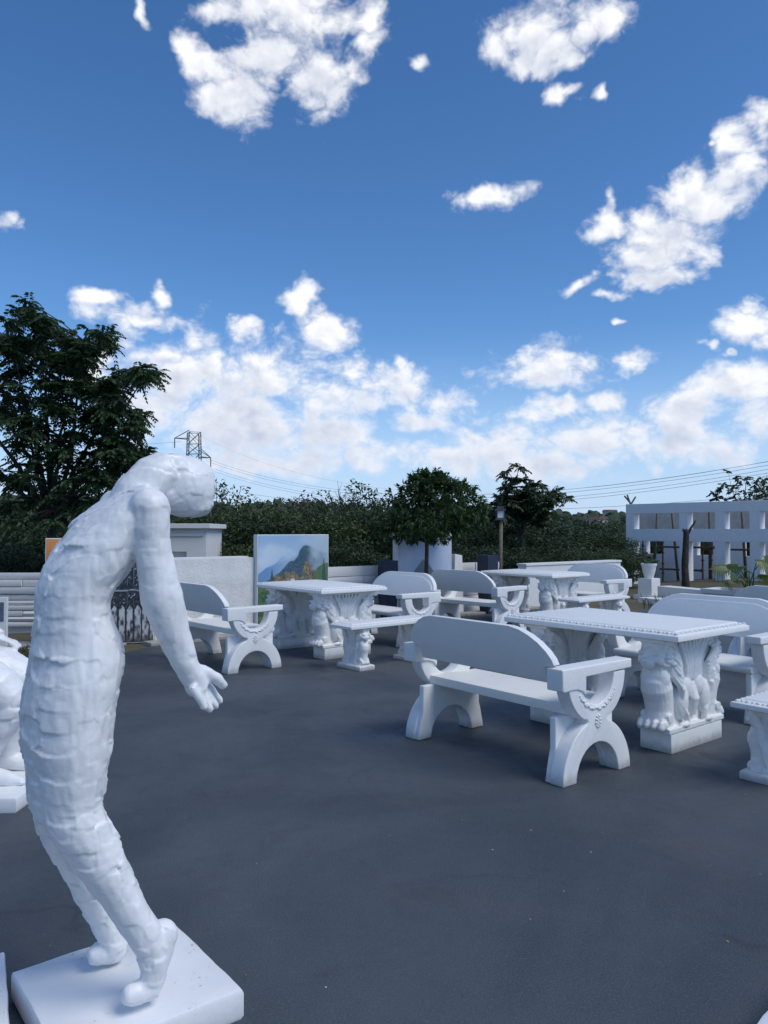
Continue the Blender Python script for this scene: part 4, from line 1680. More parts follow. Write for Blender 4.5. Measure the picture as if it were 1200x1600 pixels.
rr = random.Random(5)
for k in range(16):
    a = rr.uniform(0, 6.28)
    ti = rr.uniform(0.1, 1.0)
    ln = rr.uniform(0.14, 0.24)
    d_ = Vector((math.cos(a) * math.sin(ti), math.sin(a) * math.sin(ti), math.cos(ti)))
    b0 = Vector((math.cos(a) * 0.05, math.sin(a) * 0.05, 0.25))
    mb.tube([b0, b0 + d_ * ln * 0.5, b0 + d_ * ln + Vector((0, 0, -0.02))], [0.014, 0.030, 0.006], 6, True, 0.5)
mb.build('succulent', M['leaf_big'], root, smooth=True)

a, b = at(1027, 917, 16.6), at(1134, 922, 14.9)
dv = Vector((b.x - a.x, b.y - a.y, 0))
rz = math.atan2(dv.y, dv.x)
box_thing('planter_wall', 'long low white planter wall between the pot pedestal and the large leafed plant', 'planter', (a.x, a.y, 0), rz, (0, 0, -0.05), (dv.length, 0.34, 0.305), 'wall', 'wall_face', 0.012)
box_thing('kerb_step', 'low white step at the foot of the pot pedestal', 'step', (a.x - 0.55, a.y - 0.42, 0), rz, (0, 0, -0.05), (1.1, 0.36, 0.10), 'wall', 'step', 0.010)
pl = at(1172, 922, 14.2)
root = empty('plant_trough', (pl.x, pl.y, 0), BROT)
tag(root, 'white trough holding the large leafed plant at the right edge', 'trough')
mb = MB()
mb.loft([[(0.75 * sx, 0.30 * sy, z) for (sx, sy) in ((k, k), (-k, k), (-k, -k), (k, -k))] for (k, z) in ((0.92, -0.05), (0.96, 0.30), (1.06, 0.32), (1.06, 0.40), (0.95, 0.40), (0.94, 0.35))])
mb.build('trough_body', M['wall'], root, bevel=0.008)
mb = MB()
mb.box((-0.6, -0.2, 0.3), (0.6, 0.2, 0.37))
mb.build('soil', M['soil'], root)


def lobed_leaf(mb, base, tip_dir, up, ln, rr):
    """deeply cut leaf: midrib plus curved fingers"""
    t = tip_dir.normalized()
    s_ = t.cross(up).normalized()
    n_ = s_.cross(t).normalized()
    def P_(a, b):
        droop = -0.55 * (a / ln) ** 2 * ln * 0.4 - 1.1 * b * b / ln
        return base + t * a + s_ * b + n_ * 0.0 + Vector((0, 0, droop))
    N = 8
    for sg in (1, -1):
        for k in range(N):
            f0 = k / N
            a0 = ln * (0.05 + 0.80 * f0)
            w_ = ln * (0.62 * math.sin(math.pi * (0.18 + 0.75 * f0))) * rr.uniform(0.85, 1.1)
            adv = ln * (-0.10 + 0.34 * f0)
            hw = ln * 0.052
            pts = []
            for j in range(4):
                q = j / 3
                b_ = w_ * q
                a_ = a0 + adv * q
                ww = hw * (1.0, 1.15, 0.9, 0.08)[j]
                pts.append((P_(a_ - ww, sg * b_), P_(a_ + ww, sg * b_)))
            vs = [p for pr_ in pts for p in pr_]
            mb.add(vs, [[2 * j, 2 * j + 1, 2 * j + 3, 2 * j + 2] for j in range(3)])
    vs, fs = [], []
    for j in range(7):
        a_ = ln * 1.12 * j / 6
        w_ = ln * (0.05, 0.09, 0.10, 0.09, 0.07, 0.05, 0.01)[j]
        vs += [P_(a_, -w_), P_(a_, w_)]
    fs = [[2 * j, 2 * j + 1, 2 * j + 3, 2 * j + 2] for j in range(6)]
    mb.add(vs, fs)


root = empty('leafy_plant', (pl.x, pl.y, 0.36))
tag(root, 'large plant with deeply lobed glossy yellow green leaves in the white trough', 'plant')
rr = random.Random(12)
for (px, py, dep, ln, ang) in ((1135, 886, 13.9, 0.36, 185), (1152, 884, 14.3, 0.32, 150), (1182, 878, 14.0, 0.34, 15), (1150, 898, 13.8, 0.30, 230), (1160, 905, 13.7, 0.26, 250),
                               (1195, 872, 14.2, 0.36, 350), (1170, 892, 14.4, 0.28, 80), (1145, 908, 13.9, 0.24, 200), (1185, 900, 14.3, 0.28, 320), (1165, 886, 14.6, 0.3, 110)):
    tip = at(px, py, dep) - Vector((pl.x, pl.y, 0.36))
    b0 = Vector((rr.uniform(-.06, .06), rr.uniform(-.06, .06), -0.02))
    st_ = MB()
    mid = (b0 + tip) / 2 + Vector((0, 0, 0.10)) + Vector((tip.x, tip.y, 0)) * -0.12
    st_.tube([b0, (b0 + mid) / 2 + Vector((0, 0, 0.03)), mid, tip], [0.014, 0.012, 0.010, 0.007], 6)
    so = st_.build('stem', M['leaf_plant'], root, smooth=True)
    lf = MB()
    d_ = Vector((math.cos(R(ang)), math.sin(R(ang)) * 0.8, 0.10))
    lobed_leaf(lf, tip, d_, Vector((0, -1.0, 0.75)), ln * 0.85, rr)
    lf.build('leaf', M['leaf_plant'], so, fixn=False, smooth=True)

# dead trunk
tb = at(1073, 922, 18.6)
g_ = terrain(tb.x, tb.y)
T0 = lambda x, y: at(x, y, 18.6) - Vector((tb.x, tb.y, g_))
root = empty('dead_tree', (tb.x, tb.y, g_))
tag(root, 'bare dark dead tree trunk with one broken branch before the frame building', 'dead tree')
mb = MB()
mb.tube([Vector((0, 0, -0.1)), T0(1071, 905), T0(1070, 885), T0(1071, 862), T0(1072, 845), T0(1072, 830), T0(1071, 826)], [0.105, 0.088, 0.085, 0.08, 0.072, 0.068, 0.03], 12)
me = remesh(mb, 0.02, 0)
co, no = mesh_arrays(me)
co = co + no * (fbm(co * np.array([9, 9, 2.5]), 4, 3) * 0.022)[:, None]
me.materials.append(M['dead_wood'])
set_co(me, co)
link('trunk', me, root)
mb = MB()
mb.tube([T0(1074, 836), T0(1079, 826), T0(1085, 817), T0(1088, 812)], [0.036, 0.032, 0.024, 0.006], 8)
mb.build('branch', M['dead_wood'], root, smooth=True)
mb = MB()
mb.tube([T0(1070, 832), T0(1067, 828), T0(1068, 825)], [0.03, 0.022, 0.008], 7)
mb.tube([T0(1073, 848), T0(1077, 846)], [0.022, 0.016], 7)
mb.build('branch_stub', M['dead_wood'], root, smooth=True)

# dry weeds beside the asphalt
rr = random.Random(77)
for k, (px, py) in enumerate(((1007, 950), (1027, 948), (1040, 952), (1015, 955))):
    w0 = on_ground(px, py)
    mb = MB()
    for j in range(5):
        a = rr.uniform(0, 6.28)
        h_ = rr.uniform(0.14, 0.36)
        tip = Vector((math.cos(a) * h_ * 0.25, math.sin(a) * h_ * 0.25, h_))
        mb.tube([(0, 0, -0.02), tip * 0.5 + Vector((0, 0, 0.03)), tip], [0.0035, 0.003, 0.001], 5)
        for q in range(4):
            b_ = tip * (0.45 + 0.14 * q)
            mb.add([b_, b_ + Vector((rr.uniform(-.03, .03), rr.uniform(-.03, .03), .012)), b_ + Vector((rr.uniform(-.02, .02), rr.uniform(-.02, .02), .02))], [[0, 1, 2]])
    o = mb.build('weed', M['grass'], fixn=False)
    o.location = (w0.x, w0.y, -0.01)
    tag(o, ('thin dry weed, leftmost beside the asphalt edge', 'taller dry weed before the white step', 'dry weed in front of the long planter wall', 'short dry weed behind the near table corner')[k], 'weed', 'dry weeds at the asphalt edge')

# ---------------------------------------------------------------- foliage
def leaf_mesh(name, pos, axis, nrm, ln, wd, mat, extra=None):
    """diamond leaves: pos base points, axis leaf directions, nrm rough normals"""
    axis = axis / np.linalg.norm(axis, axis=1, keepdims=True)
    side = np.cross(axis, nrm)
    side /= np.linalg.norm(side, axis=1, keepdims=True) + 1e-9
    up = np.cross(side, axis)
    l_, w_ = np.asarray(ln)[:, None], np.asarray(wd)[:, None]
    a = pos
    b = pos + axis * l_ * 0.45 + side * w_ * 0.5 + up * w_ * 0.12
    c_ = pos + axis * l_ - up * l_ * 0.12
    d_ = pos + axis * l_ * 0.45 - side * w_ * 0.5 + up * w_ * 0.12
    n = len(pos)
    co = np.stack([a, b, c_, d_], 1).reshape(-1, 3)
    me = bpy.data.meshes.new(name)
    me.vertices.add(4 * n)
    me.vertices.foreach_set('co', co.ravel())
    me.loops.add(4 * n)
    me.loops.foreach_set('vertex_index', np.arange(4 * n, dtype=np.int32))
    me.polygons.add(n)
    me.polygons.foreach_set('loop_start', np.arange(0, 4 * n, 4, dtype=np.int32))
    me.polygons.foreach_set('loop_total', np.full(n, 4, dtype=np.int32))
    me.update(calc_edges=True)
    me.materials.append(mat)
    return me


def unit(n, rng):
    v = rng.normal(size=(n, 3))
    return v / np.linalg.norm(v, axis=1, keepdims=True)


def crown_mesh(name, seed, rad, center, clumps, per, clump_r, leaf, mat, droop=0.35, top_bias=0.0, ragged=0.0, ratio=0.45):
    rng = np.random.default_rng(seed)
    d = unit(clumps, rng)
    r_ = rng.uniform(0.25, 1.0, clumps) ** 0.45
    lump = 1 + 0.28 * vnoise(d * 1.6 + seed, seed) + ragged * np.maximum(0, vnoise(d * 3.1 + seed, seed + 3)) * 0.6
    c_ = d * (r_ * lump)[:, None] * np.array(rad) + np.array(center)
    c_ = np.repeat(c_, per, axis=0)
    n = len(c_)
    off = unit(n, rng) * (rng.uniform(0.1, 1, n) ** 0.5)[:, None] * clump_r * np.array([1.1, 1.1, 0.8])
    pos = c_ + off
    out = pos - np.array(center)
    out /= np.linalg.norm(out, axis=1, keepdims=True) + 1e-6
    ax = out * 0.7 + unit(n, rng) * 0.8 + np.array([0, 0, -droop])
    nr = unit(n, rng) * 0.7 + np.array([0, 0, 1.0])
    ln = leaf * rng.uniform(0.65, 1.3, n)
    return leaf_mesh(name, pos, ax, nr, ln, ln * ratio, mat)


def trunk_mesh(name, seed, h, r0, spread, top, mat, limbs=6):
    rr = random.Random(seed)
    mb = MB()
    pts = [Vector((0, 0, -0.2))]
    for k in range(1, 5):
        pts.append(Vector((rr.uniform(-.05, .05) * h, rr.uniform(-.05, .05) * h, h * k / 4)))
    mb.tube(pts, [r0, r0 * 0.9, r0 * 0.75, r0 * 0.62, r0 * 0.5], 8)
    for k in range(limbs):
        a = 6.283 * k / limbs + rr.uniform(-.4, .4)
        s_ = pts[2 + k % 3]
        e_ = Vector((math.cos(a) * spread * rr.uniform(.5, .95), math.sin(a) * spread * rr.uniform(.5, .95), h + (top - h) * rr.uniform(0.2, 0.85)))
        m_ = (s_ + e_) / 2 + Vector((0, 0, (top - h) * 0.12))
        mb.tube([s_, m_, e_], [r0 * 0.45, r0 * 0.28, r0 * 0.08], 6)
    return mb.mesh(name, mat, smooth=True)


# the small round tree in front of the cloud mural
tp = at(666, 900, 12.75)
root = empty('round_tree', (tp.x, tp.y, -0.014))
tag(root, 'small dense round crowned tree on a thin trunk in front of the cloud mural', 'tree')
mb = MB()
top_z = 2.46
mb.tube([(0, 0, -0.1), (-0.005, 0, 0.6), (0.01, 0, 1.2), (0.0, 0, 1.7), (0.02, 0, 2.1)], [0.042, 0.036, 0.033, 0.026, 0.012], 9)
rr = random.Random(9)
for k in range(11):
    a = 6.283 * k / 11 + rr.uniform(-.3, .3)
    z0 = rr.uniform(1.2, 1.75)
    e_ = Vector((math.cos(a) * rr.uniform(.35, .62), math.sin(a) * rr.uniform(.35, .62), z0 + rr.uniform(0.05, 0.45)))
    mb.tube([(0, 0, z0), (e_ * 0.5 + Vector((0, 0, z0 * 0.5 + 0.04))), e_], [0.016, 0.011, 0.004], 6)
mb.build('trunk', M['bark'], root, smooth=True)
rng = np.random.default_rng(42)
prof_c = np.array([(0.50, 1.36), (0.74, 1.44), (0.82, 1.54), (0.82, 1.70), (0.78, 1.92), (0.64, 2.12), (0.44, 2.30), (0.14, 2.44)])
nc = 420
zz = rng.uniform(1.36, 2.44, nc)
rmax = np.interp(zz, prof_c[:, 1], prof_c[:, 0])
an = rng.uniform(0, 2 * np.pi, nc)
rad_ = rmax * (rng.uniform(0.05, 1.0, nc) ** 0.5) * (1 + 0.30 * vnoise(np.stack([np.cos(an) * 2, np.sin(an) * 2, zz * 3.4], 1), 4))
cc = np.stack([np.cos(an) * rad_ + 0.11, np.sin(an) * rad_, zz + 0.10 * vnoise(np.stack([np.cos(an) * 2.6, np.sin(an) * 2.6, zz * 0], 1), 8)], 1)
per = 22
pos = np.repeat(cc, per, 0)
n = len(pos)
out = pos - np.array([0, 0, 1.6])
out /= np.linalg.norm(out, axis=1, keepdims=True)
pos = pos + unit(n, rng) * rng.uniform(0.01, 0.075, n)[:, None]
ax = out * 0.6 + unit(n, rng) * 0.7 + np.array([0, 0, -0.45])
ln = rng.uniform(0.06, 0.12, n)
link('crown', leaf_mesh('crown', pos, ax, unit(n, rng) * 0.6 + np.array([0, 0, 1.0]), ln, ln * 0.42, M['leaf_round']), root)


def compound_tree(name, label, base_px, depth, clusters, limb_px, seed, csize, leaflet, mat, extra=1, fill=0.0, r0=0.13, droop=0.25, nrach=8, leafmat_ratio=0.36, zspread=1.0, ground=None):
    """open crown of feathery leaf fans held on thin forking limbs"""
    rng = np.random.default_rng(seed)
    rr = random.Random(seed)
    bp = at(base_px[0], 880, depth)
    gz = terrain(bp.x, bp.y) if ground is None else ground
    root = empty(name, (bp.x, bp.y, gz))
    tag(root, label, 'tree')
    o_ = Vector((bp.x, bp.y, gz))
    mb = MB()
    nodes = []
    fork = at(base_px[0], base_px[1], depth) - o_
    mb.tube([Vector((0, 0, -0.15)), fork * 0.5 + Vector((0.04, 0, 0)), fork], [r0, r0 * 0.85, r0 * 0.7], 9)
    for (lx, ly, ld) in limb_px:
        e_ = at(lx, ly, depth + ld) - o_
        m1 = fork.lerp(e_, 0.35) + Vector((rr.uniform(-.1, .1), rr.uniform(-.1, .1), 0.10))
        m2 = fork.lerp(e_, 0.7) + Vector((rr.uniform(-.1, .1), rr.uniform(-.1, .1), 0.06))
        mb.tube([fork, m1, m2, e_], [r0 * 0.5, r0 * 0.34, r0 * 0.2, r0 * 0.07], 7)
        for t in np.linspace(0.25, 1, 9):
            q = fork.lerp(e_, t)
            nodes.append(q)
    centers = []
    for (cx, cy) in clusters:
        for k in range(extra):
            jx = rr.gauss(0, 9) if k else 0
            jy = rr.gauss(0, 9) if k else 0
            c_ = at(cx + jx, cy + jy, depth + rr.uniform(-zspread, zspread)) - o_
            centers.append(c_)
    pos, axs, nrs, lns = [], [], [], []
    for c_ in centers:
        nd = min(nodes, key=lambda q: (q - c_).length + 0.5 * max(0, q.z - c_.z))
        m1 = nd.lerp(c_, 0.5) + Vector((0, 0, 0.05))
        mb.tube([nd, m1, c_], [0.016 * csize / 0.35, 0.011 * csize / 0.35, 0.005], 5)
        cv = np.array(c_)
        tm = np.array((Matrix.Rotation(rr.uniform(-0.75, 0.75), 3, 'X') @ Matrix.Rotation(rr.uniform(-0.75, 0.75), 3, 'Y')))
        for k in range(nrach):
            a = 2 * math.pi * (k + rr.random() * 0.8) / nrach
            rl = csize * rr.uniform(0.7, 1.15)
            d0 = np.array([math.cos(a), math.sin(a), rr.uniform(-0.30, 0.55)])
            d0 /= np.linalg.norm(d0)
            d0 = tm @ d0
            npair = 7
            for j in range(1, npair + 1):
                q = j / npair
                pt_ = cv + d0 * rl * q + np.array([0, 0, -droop * rl * q * q])
                sd = np.cross(d0, [0, 0, 1])
                for sg in (1, -1):
                    ax_ = d0 * 0.75 + sd * sg * 0.9 + np.array([0, 0, -0.62])
                    pos.append(pt_)
                    axs.append(ax_)
                    nrs.append(np.array([rr.uniform(-.8, .8), rr.uniform(-.8, .8), 0.8]))
                    lns.append(leaflet * rr.uniform(0.7, 1.2) * (1.0 - 0.35 * q))
    mb.build('trunk', M['bark'], root, smooth=True)
    lns = np.array(lns)
    link('crown', leaf_mesh('crown', np.array(pos), np.array(axs), np.array(nrs), lns, lns * leafmat_ratio, mat), root)
    return root


rr = random.Random(31)
cl = [(45, 488), (28, 500), (62, 500), (84, 522), (12, 528), (58, 545), (108, 532), (150, 538), (168, 532), (135, 552), (98, 562), (40, 572), (10, 582), (126, 576), (236, 582),
      (216, 584), (192, 586), (180, 600), (70, 600), (30, 620), (108, 606), (148, 612), (185, 622), (95, 640), (50, 650), (10, 645), (138, 648), (212, 648), (200, 664), (168, 648),
      (160, 632), (120, 676), (82, 690), (30, 690), (158, 690), (228, 706), (200, 706), (172, 712), (190, 730), (216, 722), (130, 720), (60, 728), (20, 742), (100, 752), (150, 748),
      (176, 752), (60, 780), (20, 792), (110, 786), (146, 782), (-25, 520), (-40, 580), (-30, 640), (-50, 700), (-20, 740), (-60, 620), (-90, 660), (-70, 560), (-80, 740), (70, 560), (75, 630),
      (115, 545), (40, 530), (20, 555), (130, 600), (150, 665), (60, 670), (100, 715), (140, 735), (185, 690), (40, 760), (80, 805), (130, 812), (30, 815)]
limbs = [(55, 520, 0.2), (150, 548, -0.3), (225, 590, -0.2), (208, 655, 0.3), (225, 708, -0.1), (15, 540, 0.3), (-60, 600, 0.0), (100, 580, 0.5), (175, 625, 0.2), (100, 650, -0.6), (180, 735, -0.5),
         (-40, 700, 0.2), (40, 640, -0.5), (140, 770, 0.3)]
compound_tree('feathery_tree', 'big dark feathery leaved tree rising at the left behind the slab wall', (80, 815), 13.6, cl, limbs, 5, 0.28, 0.125, M['leaf_big'], extra=6, r0=0.105, droop=0.5, zspread=1.1, leafmat_ratio=0.46, nrach=7)
cl2 = [(802, 752), (815, 748), (825, 762), (795, 765), (785, 775), (812, 772), (840, 775), (856, 778), (862, 772), (830, 782), (802, 785), (785, 792), (818, 792), (845, 788), (800, 800), (830, 800), (780, 804),
       (850, 800), (812, 812), (790, 815), (838, 815)]
compound_tree('feathery_tree', 'open crowned tree just right of the lamp post', (815, 835), 20.0, cl2, [(805, 755, 0), (855, 776, .2), (786, 776, -.2), (832, 772, .3), (845, 800, 0), (785, 802, .2)], 8, 0.26, 0.15, M['leaf_b'], extra=4, r0=0.08, leafmat_ratio=0.45, zspread=0.6)
cl3 = [(1112, 772), (1125, 765), (1140, 758), (1155, 752), (1168, 745), (1180, 758), (1195, 752), (1150, 772), (1168, 770), (1185, 774), (1132, 778), (1205, 764), (1160, 780), (1215, 750), (1140, 768), (1122, 776),
       (1225, 770), (1198, 778)]
compound_tree('sparse_tree', 'sparse twiggy tree showing above the frame building', (1160, 800), 36.0, cl3, [(1113, 772, 0), (1142, 757, .4), (1168, 742, 0), (1195, 752, -.4), (1215, 760, .3), (1150, 770, -.5), (1185, 772, .5)], 12, 0.20, 0.17, M['leaf_b'], extra=3, r0=0.07, zspread=0.9, nrach=3, leafmat_ratio=0.6)

# wood beyond the yard: each tree its own trunk and crown
VAR = []
for k, (mt, leaf, clumps, per, ragged) in enumerate((('leaf_a', .15, 190, 46, 0.5), ('leaf_b', .15, 190, 46, 0.3), ('leaf_a', .13, 200, 46, 0.9), ('leaf_b', .14, 200, 44, 0.7), ('leaf_c', .13, 130, 34, 1.0), ('leaf_d', .13, 110, 30, 1.2))):
    VAR.append((crown_mesh('crown', 100 + k, (1.9, 1.9, 1.75), (0, 0, 2.15), clumps, per, 0.42, leaf, M[mt], ragged=ragged, ratio=0.5),
                trunk_mesh('trunk', 50 + k, 1.5, 0.13, 1.6, 3.9, M['bark'], 8)))
WOOD = [  # px x, px y of the top, depth, width factor, variant, words
    (345, 752, 23.5, 0.95, 2, 'light green tree beside the drooping head of the statue'), (385, 775, 22.0, 0.9, 0, 'bushy tree above the mountain mural, left part'), (425, 790, 21, 1.0, 1, 'dark bushy tree directly behind the mountain mural'),
    (452, 778, 26, 0.9, 2, 'green tree above the middle of the mountain mural'), (490, 762, 25, 0.85, 4, 'reddish leaved tree behind the mountain mural'), (520, 782, 20.5, 0.95, 0, 'bushy green tree right of the mountain mural'),
    (562, 768, 22, 0.95, 3, 'dark tree under the bare twigs'), (600, 775, 24, 1.0, 1, 'dark tree left of the small round tree'), (630, 790, 20, 0.9, 1, 'dark bush behind the left edge of the cloud mural'),
    (690, 788, 23, 1.0, 3, 'dark tree hidden behind the small round tree'), (735, 782, 24, 0.95, 1, 'dark tree right of the small round tree'), (775, 800, 22, 0.9, 3, 'dark tree behind the lamp post'),
    (830, 805, 23, 1.0, 1, 'dark tree below the open crowned tree'), (880, 818, 26, 1.0, 3, 'dark tree above the farthest table'), (930, 822, 25, 0.95, 1, 'dark tree above the farthest bench'), (945, 824, 30, 0.8, 0, 'green tree touching the frame building'),
    (270, 792, 24, 0.9, 1, 'dark tree behind the white hut'), (215, 800, 19, 1.0, 3, 'dark tree behind the shoulder of the tall statue'), (150, 790, 18, 1.0, 1, 'dark tree under the big feathery tree, right'), (90, 800, 17.5, 1.0, 3, 'dark tree under the big feathery tree, middle'),
    (30, 790, 17.5, 1.0, 1, 'dark tree under the big feathery tree, left'), (-40, 780, 18, 1.1, 3, 'dark tree at the far left edge'), (120, 845, 15.6, 0.6, 1, 'dark bush just behind the slab wall, right'), (55, 850, 15.4, 0.6, 3, 'dark bush just behind the slab wall, left'),
    (-5, 845, 15.2, 0.6, 1, 'dark bush behind the slab wall at the left edge'), (400, 765, 36, 1.3, 5, 'pale sparse tree far behind the mountain mural'), (545, 758, 38, 1.2, 2, 'tall green tree standing behind the reddish tree'), (660, 800, 36, 1.3, 3, 'far dark tree behind the small round tree'),
    (760, 802, 40, 1.3, 1, 'far dark tree left of the lamp post'), (860, 800, 44, 1.3, 3, 'far dark tree right of the open crowned tree'), (905, 806, 50, 1.3, 1, 'far dark tree below the distant houses'), (950, 806, 46, 1.2, 1, 'far dark tree left of the frame building'),
    (990, 815, 52, 1.4, 3, 'far dark tree behind the corner of the frame building'), (1050, 822, 44, 1.3, 1, 'dark tree behind the first opening of the building'), (1110, 822, 42, 1.3, 3, 'dark tree behind the second opening of the building'), (1175, 818, 42, 1.3, 1, 'dark tree behind the third opening of the building'),
    (1215, 752, 34, 0.9, 3, 'dark tree at the right edge above the building'), (470, 830, 18.5, 0.62, 0, 'low leafy bush just behind the mountain mural'), (555, 838, 18.0, 0.6, 1, 'low dark bush behind the slab wall'), (372, 832, 19.5, 0.6, 0, 'low leafy bush between hut and mountain mural'),
    (720, 845, 18.5, 0.6, 3, 'low dark bush right of the cloud mural'), (800, 850, 19, 0.6, 1, 'low dark bush at the foot of the lamp post'), (860, 850, 20, 0.62, 3, 'low dark bush behind the farthest table'), (925, 852, 21, 0.62, 0, 'low green bush behind the farthest bench'),
    (965, 858, 21.5, 0.5, 1, 'low dark bush beside the frame building')]
for (px, py, dep, wf, vi, lab) in WOOD:
    p = at(px, py, dep)
    g_ = terrain(p.x, p.y)
    hgt = p.z - g_
    root = empty('wood_tree', (p.x, p.y, g_), rr.uniform(0, 6.28))
    tag(root, lab, 'tree', 'trees beyond the yard')
    sz = hgt / 4.35
    sx = max(0.55, min(1.6, wf * (0.75 + 0.25 * sz))) * (dep / 24.0) ** 0.25
    cm, tm = VAR[vi]
    link('trunk', tm, root, scale=(sx, sx, sz))
    link('crown', cm, root, scale=(sx, sx, sz))

# bare twigs rising over the wood
for (px, py, dep, lab) in ((542, 748, 24, 'bare leafless twigs sticking up over the wood'), (344, 742, 23, 'thin bare twigs beside the drooping head')):
    p = at(px, 790, dep)
    tz = at(px, py, dep).z
    root = empty('bare_tree', (p.x, p.y, terrain(p.x, p.y)))
    tag(root, lab, 'tree')
    g_ = root.location.z
    mb = MB()
    for k in range(9):
        a = rr.uniform(-1, 1)
        h_ = (tz - g_) * rr.uniform(0.86, 1.0)
        e_ = Vector((a * 0.75, rr.uniform(-.4, .4), h_))
        s_ = Vector((a * 0.1, 0, h_ * 0.55))
        mb.tube([(0, 0, -0.1), s_, s_.lerp(e_, 0.5) + Vector((rr.uniform(-.1, .1), 0, 0)), e_], [0.03, 0.022, 0.014, 0.004], 5)
        for j in range(5):
            b_ = s_.lerp(e_, 0.3 + 0.13 * j)
            mb.tube([b_, b_ + Vector((rr.uniform(-.3, .3), rr.uniform(-.2, .2), rr.uniform(.12, .3)))], [0.008, 0.003], 4)
    mb.build('branches', M['bark'], root)

# distant wood on the slopes
rng = np.random.default_rng(77)
N = 2600
ang = rng.uniform(R(-32), R(32), N)
dd = 70 + 780 * rng.uniform(0, 1, N) ** 1.5
V0, F0 = ico(2)
V0 = np.array(V0)
allv, allf = [], []
for i in range(N):
    x, y = math.sin(ang[i]) * dd[i], math.cos(ang[i]) * dd[i]
    if beyond(x, y) < 48:
        continue
    if dd[i] > 300 and vnoise(np.array([[x * 0.008, y * 0.008, 0.5]]), 6)[0] < -0.12:
        continue
    s_ = rng.uniform(1.6, 3.4) * (1 + dd[i] / 900)
    v = V0 * (1 + 0.35 * vnoise(V0 * 2.3 + i * 3.1, i)[:, None]) * np.array([s_, s_, s_ * rng.uniform(0.9, 1.4)]) + np.array([x, y, terrain(x, y) + s_ * 0.75])
    b_ = len(allv) * len(V0)
    allv.append(v)
    allf.append(np.array(F0) + b_)
me = bpy.data.meshes.new('distant_wood')
me.from_pydata(np.concatenate(allv).tolist(), [], np.concatenate(allf).tolist())
me.materials.append(M['leaf_far'])
tag(link('distant_wood', me), 'dark distant woodland covering the slopes to the horizon', 'woodland', None, 'stuff')

# houses on the far slope
for k, (px, py, dep, w_, lab) in enumerate(((921, 813, 420, 7, 'distant pale house with reddish roof, left one of the pair on the slope'), (938, 812, 430, 6, 'distant pale house, right one of the pair on the slope'), (953, 800, 620, 11, 'distant reddish building on the ridge beside the frame building'))):
    p = at(px, py, dep)
    root = empty('house', (p.x, p.y, p.z - 2.2), 0.3 * k)
    tag(root, lab, 'house', 'houses on the far slope')
    mb = MB()
    mb.box((-w_ / 2, -3, -6), (w_ / 2, 3, 2.2))
    mb.build('wall', M['house'], root)
    mb = MB()
    mb.prism([(-w_ / 2 - .4, 2.21), (w_ / 2 + .4, 2.21), (w_ / 2 - 1.2, 4.0), (-w_ / 2 + 1.2, 4.0)], -3.4, 3.4, lambda a, b, t: (a, t, b))
    mb.build('roof', M['roof'], root)
    for q in (-1, 1):
        mb = MB()
        mb.box((q * w_ * .25 - .6, -3.06, 0.2), (q * w_ * .25 + .6, -3.002, 1.5))
        mb.build('window', M['window_dark'], root)

# ---------------------------------------------------------------- pylon and wires
PD = 150.0
px0 = at(303, 700, PD)
root = empty('pylon', (px0.x, px0.y, terrain(px0.x, px0.y)), R(25))
tag(root, 'steel lattice electricity pylon showing above the drooping head', 'pylon')
g_ = root.location.z
topz = at(303, 676, PD).z - g_
mb = MB()
lev = [0, topz * .3, topz * .55, topz * .78, topz * .85, topz * .92, topz]
hw = [3.2, 2.4, 1.7, 1.25, 1.2, 1.15, 1.1]
cor = ((1, 1), (-1, 1), (-1, -1), (1, -1))
for i in range(len(lev) - 1):
    for k in range(4):
        a, b = cor[k], cor[(k + 1) % 4]
        A0 = Vector((a[0] * hw[i], a[1] * hw[i], lev[i]))
        A1 = Vector((a[0] * hw[i + 1], a[1] * hw[i + 1], lev[i + 1]))
        B0 = Vector((b[0] * hw[i], b[1] * hw[i], lev[i]))
        B1 = Vector((b[0] * hw[i + 1], b[1] * hw[i + 1], lev[i + 1]))
        mb.tube([A0, A1], 0.075, 4)
        mb.tube([A0, B1], 0.045, 4)
        mb.tube([B0, A1], 0.045, 4)
        mb.tube([A1, B1], 0.045, 4)
mb.build('tower', M['dark_steel'], root)
ARM = [(-3.7, topz * .955), (3.3, topz * .83)]
ends = []
for (ax_, az_) in ARM:
    mb = MB()
    s_ = 1 if ax_ > 0 else -1
    tipv = Vector((ax_, 0, az_))
    for yy in (-1, 1):
        for dz in (0, 1.6):
            mb.tube([Vector((s_ * 1.1, yy * 1.1, az_ + dz)), tipv], 0.07, 4)
    mb.tube([tipv, tipv - Vector((0, 0, 1.9))], 0.10, 5)
    mb.build('cross_arm', M['dark_steel'], root)
rotm = Matrix.Rotation(R(25), 3, 'Z')


def wire(label, a, b, sag, rad):
    a, b = Vector(a), Vector(b)
    mb = MB()
    pts = []
    for k in range(41):
        t = k / 40
        p = a.lerp(b, t)
        p.z -= sag * 4 * t * (1 - t)
        pts.append(p)
    mb.tube(pts, rad, 5)
    tag(mb.build('power_line', M['wire']), label, 'power line', 'overhead power lines')


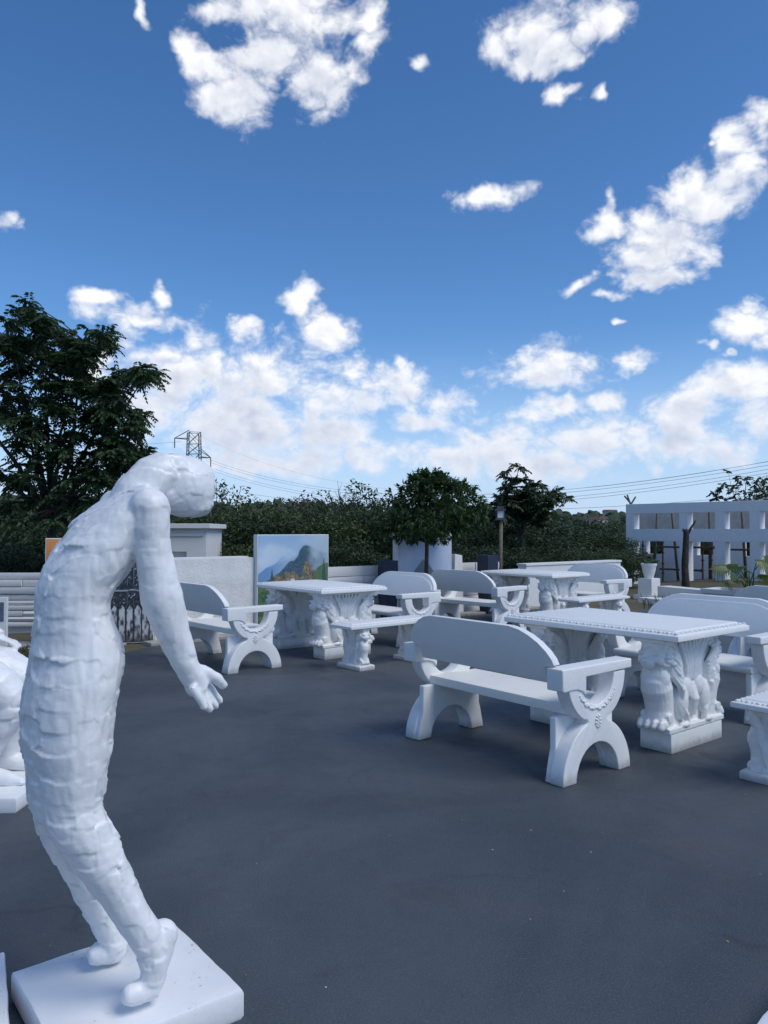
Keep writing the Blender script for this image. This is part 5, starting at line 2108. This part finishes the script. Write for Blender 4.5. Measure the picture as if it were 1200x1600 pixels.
# (left end px, right end px, depth left, depth right, y at mid)
WIRES = [((322, 716), (1500, 660), 150, 62, 774, 'power line, upper of the close pair from the pylon'), ((322, 720), (1500, 667), 150, 62, 778, 'power line, lower of the close pair from the pylon'),
         ((336, 733), (1500, 672), 150, 64, 786, 'power line, upper of the second pair below the pylon arm'), ((336, 737), (1500, 679), 150, 64, 790, 'power line, lower of the second pair below the pylon arm'),
         ((306, 677), (1500, 654), 150, 62, 768, 'thin earth wire from the tip of the pylon'), ((380, 770), (1500, 735), 120, 70, 797, 'lowest power line, just above the wood')]
for (a, b, da, db, ym, lab) in WIRES:
    A, B_ = at(a[0], a[1], da), at(b[0], b[1], db)
    mid = (A + B_) / 2
    xm = 600 + FPX * mid.x / mid.y
    want = at(xm, ym, mid.y).z
    wire(lab, A, B_, mid.z - want, 0.019 if 'earth' not in lab else 0.009)
wire('power line running left from the pylon behind the feathery tree, upper', at(284, 690, 150), at(-200, 668, 150), 2.0, 0.022)
wire('power line running left from the pylon behind the feathery tree, lower', at(290, 742, 150), at(-200, 748, 150), 1.2, 0.022)

# ---------------------------------------------------------------- grass by the left wall
rng = np.random.default_rng(5)
N = 9000
pos = np.stack([rng.uniform(-6.2, -3.6, N), rng.uniform(7.4, 10.2, N), np.full(N, -0.014)], 1)
kx = vnoise(pos * np.array([1.4, 1.4, 1]), 3)
okm = (kx > -0.25)
lim = np.interp(pos[:, 1], [5.2, 8.1, 10.2], [-4.95, -3.68, -3.45])
okm &= pos[:, 0] < lim
pos = pos[okm]
n = len(pos)
ax = unit(n, rng) * 0.6 + np.array([0, 0, 1.0])
ln = rng.uniform(0.03, 0.10, n)
tag(link('grass', leaf_mesh('grass', pos, ax, unit(n, rng), ln, ln * 0.16, M['grass'])), 'thin dull grass on the ground left of the asphalt', 'grass', None, 'stuff')

# small litter of leaves and grit on the asphalt
rng = np.random.default_rng(15)
N = 200
pos = np.stack([rng.uniform(-3, 4.5, N), rng.uniform(1.9, 9.5, N), np.full(N, 0.002)], 1)
ax = unit(N, rng) * np.array([1, 1, 0.1])
ln = rng.uniform(0.006, 0.018, N)
tag(link('litter', leaf_mesh('litter', pos, ax, unit(N, rng) * .2 + np.array([0, 0, 1.0]), ln, ln * 0.6, simple('dry_litter', (0.34, 0.29, 0.22), 0.9, 0.3, 40))), 'tiny dry leaves and grit scattered over the asphalt', 'litter', None, 'stuff')
